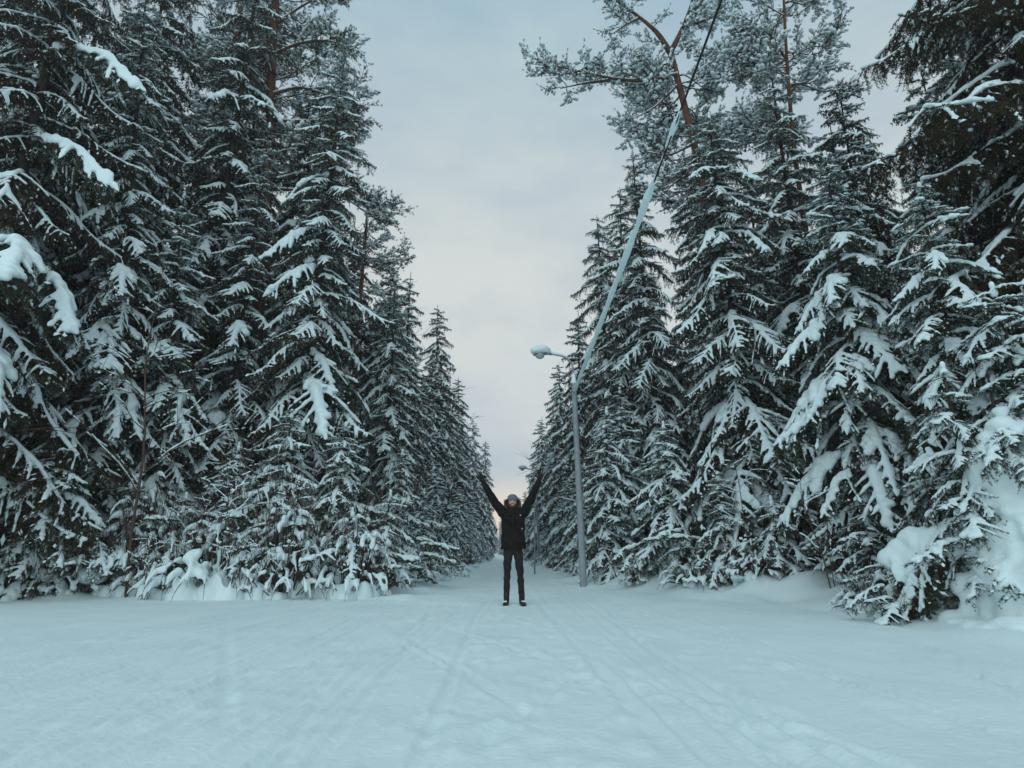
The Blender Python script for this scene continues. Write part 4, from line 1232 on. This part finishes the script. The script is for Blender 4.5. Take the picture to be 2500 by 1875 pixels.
def cable(label, a, b, sag, sleeves):
    a = np.array(a); b = np.array(b)
    root = thing('overhead_cable', label, 'cable', tuple(a), 0, 'overhead cables between the lamps')
    n = 60
    f = np.linspace(0, 1, n)
    P = (b - a) * f[:, None]
    P[:, 2] -= sag * 4 * f * (1 - f)
    link('cable', mesh_from('cable', *tube(P, 0.0105, 8), [M['black_cable']]), root)
    rg = np.random.default_rng(8)
    for (f0, f1, r) in sleeves:
        ln = np.linalg.norm(b - a) * (f1 - f0)
        m = max(6, int(ln / 0.035))
        ff = np.linspace(f0, f1, m)
        Q = np.stack([np.interp(ff, f, P[:, k]) for k in range(3)], 1)
        w = wob(rg, 4)
        u = np.linspace(0, 1, m)
        k = r * (0.92 + 0.20 * w(u * ln * 0.6)) * np.minimum(1, 0.3 + np.minimum(u, 1 - u) * ln * 1.3)
        d = np.repeat((b - a)[None], m, 0)
        C = Q + UP * (k * 0.35)[:, None]
        V, F = blobs(C, np.stack([np.full(m, 0.05), k * 0.85, k], 1), d, ICO1)
        link('snow', remesh('cable_snow', V, F, 0.024, M['snow'], 2, lump=0.003, lscale=14, seed=int(f0 * 100)), root)
cable('black overhead cable wrapped in a thick sleeve of snow rising from the nearest lamp', (1.70, 15.70, 4.80), (1.43, -8.0, 5.05), 0.16,
      [(0.0, 0.418, 0.066), (0.422, 0.430, 0.055), (0.434, 0.456, 0.11)])
cable('snow-sleeved overhead cable between the second and the nearest lamp', (1.76, 39.35, 4.80), (1.70, 15.80, 4.80), 0.35, [(0.0, 0.66, 0.105)])
cable('distant overhead cable between the third and second lamps', (1.72, 63, 4.80), (1.76, 39.4, 4.80), 0.35, [(0.0, 0.5, 0.08)])

# ------------------------------------------------------------------ the person
def chain(pts, rad, step=0.012):
    C, Rr = [], []
    for i in range(len(pts) - 1):
        p, q = np.array(pts[i], float), np.array(pts[i + 1], float)
        l = np.linalg.norm(q - p); m = max(2, int(l / step))
        for k in range(m):
            f = k / m; r = rad[i] * (1 - f) + rad[i + 1] * f
            C.append(p + (q - p) * f); Rr.append((r, r, r))
    C.append(np.array(pts[-1], float)); Rr.append((rad[-1],) * 3)
    return C, Rr
def fuse(name, chains, voxel, mat, smooth=2, extra=None, lump=0, lscale=20):
    C, Rr = [], []
    for c, r in chains:
        C += list(c); Rr += list(r)
    V, F = blobs(C, Rr, None, ICO2)
    if extra:
        for (v, f) in extra:
            F = np.vstack([F, np.asarray(f) + len(V)]); V = np.vstack([V, v])
    return remesh(name, V, F, voxel, mat, smooth, lump, lscale)
def loft(rings, n=24):
    V, F = [], []
    for (cx, cy_, cz, rx, ry) in rings:
        for j in range(n):
            a = 2 * pi * j / n
            V.append((cx + rx * math.copysign(abs(cos(a)) ** 0.85, cos(a)), cy_ + ry * math.copysign(abs(sin(a)) ** 0.9, sin(a)), cz))
    for i in range(len(rings) - 1):
        for j in range(n):
            a = i * n + j; b = i * n + (j + 1) % n
            F += [(a, b, b + n), (a, b + n, a + n)]
    V += [rings[0][:3], rings[-1][:3]]
    c0 = len(V) - 2; m = (len(rings) - 1) * n
    for j in range(n):
        F.append((c0, (j + 1) % n, j)); F.append((c0 + 1, m + j, m + (j + 1) % n))
    return np.array(V, float), np.array(F)

def hand_chains(wrist, tip, inner, s=1.0):
    """palm and five spread fingers; inner = unit vector towards the thumb"""
    w = np.array(wrist, float); t = np.array(tip, float)
    u = t - w; L = np.linalg.norm(u); u /= L
    v = np.array(inner, float); v -= v.dot(u) * u; v /= np.linalg.norm(v)
    out = []
    pc = w + u * 0.09
    C, Rr = chain([w, w + u * 0.04], [0.031, 0.034], 0.008)
    out.append((C, Rr))
    for k in (-0.030, -0.010, 0.010, 0.030):
        out.append(chain([w + u * 0.035 + v * k * 0.75, w + u * 0.10 + v * k * 1.1], [0.020, 0.017], 0.007))
    for k, ln, an in ((-0.033, 0.068, -0.28), (-0.011, 0.086, -0.08), (0.011, 0.092, 0.08), (0.033, 0.080, 0.26)):
        b = w + u * 0.10 + v * k * 1.1
        d = u * cos(an) + v * sin(an)
        fw = np.array([0, -1.0, 0])
        out.append(chain([b, b + d * ln * 0.5, b + d * ln + fw * 0.012], [0.0125, 0.0118, 0.0100], 0.005))
    tb = w + u * 0.045 + v * 0.030
    td = u * 0.55 + v * 0.83
    out.append(chain([tb, tb + td * 0.038, tb + td * 0.062 + u * 0.012], [0.016, 0.0135, 0.0115], 0.005))
    return out

def person():
    x0, y0 = 0.12, 11.1
    root = thing('person', 'person in a black parka and grey knit hat with both arms thrown up', 'person', (x0, y0, gz1(x0, y0) - 0.025))
    hx = -0.04
    LS, LE, LW = (-0.21, 0, 1.535), (-0.405, 0.0, 1.805), (-0.550, -0.03, 2.060)
    RS, RE, RW = (0.155, 0, 1.535), (0.308, 0.0, 1.825), (0.425, -0.03, 2.085)
    LT, RT = (-0.65, -0.04, 2.225), (0.480, -0.04, 2.27)
    hl, hr = hand_chains(LW, LT, (0.9, 0, 0.3)), hand_chains(RW, RT, (-0.9, 0, 0.3))
    # one continuous body
    parts = [chain([(hx, 0.0, 1.52), (hx, 0.0, 1.66)], [0.058, 0.055]),
             chain([(-0.03, 0, 1.0), (-0.03, 0, 1.2), (-0.03, 0, 1.45)], [0.08, 0.10, 0.11]), chain([(-0.09, 0, 0.94), (0.03, 0, 0.94)], [0.07, 0.07]),
             chain([(-0.13, 0, 1.48), (0.08, 0, 1.48)], [0.085, 0.085]),
             chain([LS, LE, LW], [0.055, 0.045, 0.032]), chain([RS, RE, RW], [0.055, 0.045, 0.032]),
             chain([(-0.105, 0, 0.90), (-0.125, -0.01, 0.5), (-0.14, 0, 0.09)], [0.06, 0.036, 0.03]),
             chain([(0.045, 0, 0.90), (0.085, -0.01, 0.5), (0.115, 0, 0.09)], [0.06, 0.036, 0.03]),
             chain([(-0.14, 0, 0.07), (-0.155, -0.13, 0.05)], [0.035, 0.03]), chain([(0.115, 0, 0.07), (0.145, -0.13, 0.05)], [0.035, 0.03])]
    for c, r in hl + hr:
        parts.append((c, [(q[0] * 0.8,) * 3 for q in r]))
    head = ([(hx, 0.012, 1.735), (hx, -0.012, 1.675), (hx, -0.028, 1.645), (hx, -0.092, 1.700), (hx, -0.084, 1.716),
             (hx - 0.036, -0.062, 1.703), (hx + 0.036, -0.062, 1.703), (hx, -0.066, 1.752), (hx - 0.078, 0.015, 1.705), (hx + 0.078, 0.015, 1.705)],
            [(0.076, 0.094, 0.100), (0.066, 0.074, 0.066), (0.045, 0.052, 0.035), (0.014, 0.020, 0.013), (0.010, 0.016, 0.022),
             (0.022, 0.02, 0.018), (0.022, 0.02, 0.018), (0.055, 0.022, 0.016), (0.012, 0.02, 0.03), (0.012, 0.02, 0.03)])
    parts.append(head)
    link('body', fuse('body', parts, 0.008, M['skin'], 2), root)
    # face
    for s in (-1, 1):
        e = link('eye', mesh_from('eye', *blobs([(hx + s * 0.029, -0.071, 1.727)], [(0.013, 0.010, 0.0085)], None, ICO2), [M['eye_white']]), root)
        link('iris', mesh_from('iris', *blobs([(hx + s * 0.029, -0.0795, 1.727)], [(0.0065, 0.004, 0.0068)], None, ICO2), [M['iris']]), e)
        link('eyebrow', mesh_from('eyebrow', *blobs([(hx + s * (0.018 + 0.009 * k), -0.084 + 0.004 * k, 1.748 + 0.002 * (k % 2)) for k in range(3)], [(0.010, 0.006, 0.005)] * 3, None, ICO2), [M['beard']]), root)
    bc, br = [], []
    for a in np.linspace(-1.25, 1.25, 15):
        for z, rr_ in ((1.655, 0.078), (1.640, 0.075), (1.625, 0.066), (1.672, 0.081)):
            if z > 1.65 and abs(a) < 0.55: continue
            bc.append((hx + rr_ * 0.86 * sin(a), -0.005 - rr_ * 0.98 * cos(a), z)); br.append((0.014, 0.012, 0.014))
    for a in np.linspace(-0.5, 0.5, 9):
        bc.append((hx + 0.06 * sin(a) * 1.2, -0.008 - 0.083 * cos(a), 1.689 - 0.012 * abs(a) * 2)); br.append((0.010, 0.008, 0.006))
    link('beard', fuse('beard', [(bc, br)], 0.005, M['beard'], 1, lump=0.0012, lscale=150), root)
    mo = link('mouth', mesh_from('mouth', *blobs([(hx, -0.079, 1.668)], [(0.031, 0.010, 0.011)], None, ICO2), [M['mouth']]), root)
    link('teeth', mesh_from('teeth', *blobs([(hx, -0.0875, 1.671)], [(0.025, 0.004, 0.0055)], None, ICO2), [M['teeth']]), mo)
    # knit hat with a folded brim
    V, F = loft([(hx, 0.01, 1.752, 0.088, 0.105), (hx, 0.01, 1.756, 0.096, 0.112), (hx, 0.012, 1.785, 0.096, 0.112), (hx, 0.012, 1.790, 0.088, 0.104), (hx, 0.012, 1.815, 0.083, 0.098),
                 (hx, 0.014, 1.838, 0.066, 0.080), (hx, 0.016, 1.853, 0.042, 0.05), (hx, 0.018, 1.859, 0.012, 0.015)], 32)
    link('knit_hat', mesh_from('knit_hat', V, F, [M['beanie']]), root)
    # parka
    rings = [(-0.025, 0, 0.925, 0.213, 0.150), (-0.025, 0, 0.94, 0.218, 0.153), (-0.026, 0, 1.10, 0.207, 0.145), (-0.027, 0, 1.25, 0.202, 0.140), (-0.028, 0, 1.40, 0.206, 0.140),
             (-0.028, 0, 1.50, 0.205, 0.135), (-0.028, 0.005, 1.56, 0.170, 0.115), (-0.035, 0.01, 1.60, 0.115, 0.095), (-0.04, 0.01, 1.645, 0.095, 0.09)]
    ja = fuse('jacket', [chain([(-0.15, 0, 1.50), LS, LE, LW], [0.09, 0.092, 0.070, 0.050]), chain([(0.09, 0, 1.50), RS, RE, RW], [0.09, 0.092, 0.070, 0.050]),
                         chain([(LE[0] + 0.03, -0.03, LE[2] - 0.06), (LE[0] - 0.02, -0.03, LE[2] + 0.03)], [0.055, 0.05]), chain([(RE[0] - 0.03, -0.03, RE[2] - 0.06), (RE[0] + 0.02, -0.03, RE[2] + 0.03)], [0.055, 0.05])],
              0.010, M['jacket'], 2, [loft(rings, 32)], lump=0.0035, lscale=26)
    j = link('jacket', ja, root)
    def panel(name, cx, cz, w, h, y, mat, r=0.006):
        V, F = loft([(cx, y, cz - h, w, r), (cx, y - 0.004, cz - h * 0.9, w * 1.02, r * 1.5), (cx, y - 0.004, cz + h * 0.9, w * 1.02, r * 1.5), (cx, y, cz + h, w, r)], 16)
        link(name, mesh_from(name, V, F, [mat]), j)
    panel('zip_flap', -0.03, 1.25, 0.028, 0.30, -0.138, M['jacket'], 0.009)
    for px, pz_ in ((-0.13, 1.06), (0.075, 1.06), (-0.12, 1.40), (0.07, 1.40)):
        panel('pocket', px, pz_, 0.060, 0.062, -0.128, M['jacket'], 0.012)
    link('snap', mesh_from('snap', *blobs([(0.096, -0.138, 1.488)], [(0.011, 0.008, 0.010)], None, ICO2), [M['badge']]), j)
    link('snap', mesh_from('snap', *blobs([(0.122, -0.124, 1.262)], [(0.009, 0.010, 0.012)], None, ICO2), [M['badge']]), j)
    # hood with fur trim behind and beside the face
    rg = np.random.default_rng(4)
    ring = []
    for a in np.r_[np.linspace(-2.5, -1.15, 30), np.linspace(1.15, 2.5, 30)]:
        ring.append((hx + 0.106 * sin(a), 0.028 - 0.05 * (abs(a) / 2.35) ** 2, 1.70 + 0.085 * cos(a)))
    hood = fuse('hood', [(ring, [(0.030, 0.05, 0.034)] * 60), chain([(-0.12, 0.09, 1.64), (0.04, 0.09, 1.64)], [0.075, 0.075])], 0.009, M['jacket'], 2)
    h = link('hood', hood, j)
    P, D = [], []
    for k in range(5200):
        i = rg.integers(0, 60); p = np.array(ring[i]) + rg.normal(0, 0.010, 3)
        out_ = np.array([p[0] - hx, 0, p[2] - 1.70]); out_ /= np.linalg.norm(out_)
        d = out_ * rg.uniform(0.1, 0.9) + rg.normal(0, 0.45, 3) + np.array([0, -0.75, 0]); d /= np.linalg.norm(d)
        P.append(np.r_[p + d * 0.022, p + d * rg.uniform(0.036, 0.052)])
    S = np.array(P); sd = rg.normal(size=(len(S), 3)) * 0.0022
    V = np.stack([S[:, :3] - sd, S[:, :3] + sd, S[:, 3:]], 1).reshape(-1, 3)
    link('fur_trim', mesh_from('fur_trim', V, np.arange(len(V)).reshape(-1, 3), [M['fur']], smooth=False), h)
    # trousers
    tr = fuse('trousers', [([(-0.03, 0.0, 0.93)], [(0.165, 0.105, 0.10)]), chain([(-0.112, 0.0, 0.90), (-0.128, -0.012, 0.62), (-0.132, -0.014, 0.50), (-0.136, 0.012, 0.34), (-0.141, 0.004, 0.13)], [0.088, 0.069, 0.058, 0.058, 0.049]),
                           chain([(0.052, 0.0, 0.90), (0.082, -0.012, 0.62), (0.094, -0.014, 0.50), (0.104, 0.012, 0.34), (0.116, 0.004, 0.13)], [0.088, 0.069, 0.058, 0.058, 0.049])],
              0.009, M['jeans'], 2, lump=0.0028, lscale=34)
    link('trousers', tr, root)
    for s, (bx, tx) in enumerate(((-0.141, -0.165), (0.117, 0.152))):
        dx = tx - bx
        bo = link('boot', fuse('boot', [chain([(bx, 0.005, 0.19), (bx, 0.012, 0.07)], [0.054, 0.050]), chain([(bx, 0.03, 0.05), (bx + dx * 0.5, -0.08, 0.055), (tx, -0.155, 0.045)], [0.045, 0.047, 0.040])], 0.008, M['boot'], 2), root)
        Q = [(bx, 0.055), (bx + dx * 0.5, -0.08), (tx, -0.165)]
        C = [(Q[0][0] * (1 - f) + Q[2][0] * f, Q[0][1] * (1 - f) + Q[2][1] * f, 0.012) for f in np.linspace(0, 1, 12)]
        link('sole', remesh('sole', *blobs(C, [(0.046, 0.046, 0.016)] * 12, None, ICO2), 0.007, M['sole'], 1), bo)
        C = [(bx + dx * f + rg.normal(0, 0.012), 0.0 - 0.16 * f, 0.092 - 0.012 * f) for f in np.linspace(0.55, 1.0, 9)]
        link('snow', remesh('boot_snow', *blobs(C, [(0.026, 0.022, 0.012)] * 9, None, ICO2), 0.006, M['snow'], 1), bo)
    for hc, w in ((hl, LW), (hr, RW)):
        link('glove', fuse('glove', hc, 0.0045, M['glove'], 1), root)
person()

# ------------------------------------------------------------------ thin winter haze
def haze():
    x0, x1, y0, y1, z0, z1 = -60, 60, -25, 175, -1.1, 26
    V = [(x, y, z) for z in (z0, z1) for y in (y0, y1) for x in (x0, x1)]
    F = [(0, 2, 3, 1), (4, 5, 7, 6), (0, 1, 5, 4), (2, 6, 7, 3), (0, 4, 6, 2), (1, 3, 7, 5)]
    m = bpy.data.materials.new('winter_haze'); m.use_nodes = True
    t = m.node_tree; t.nodes.clear()
    o = N(t, 'ShaderNodeOutputMaterial'); v = N(t, 'ShaderNodeVolumePrincipled')
    v.inputs['Color'].default_value = (0.9, 0.95, 1.0, 1)
    v.inputs['Density'].default_value = 0.0015
    t.links.new(v.outputs[0], o.inputs['Volume'])
    h = link('haze', mesh_from('haze', V, F, [m], smooth=False)); h['kind'] = 'stuff'
    h['label'] = 'thin pale winter haze in the air over the road'
haze()
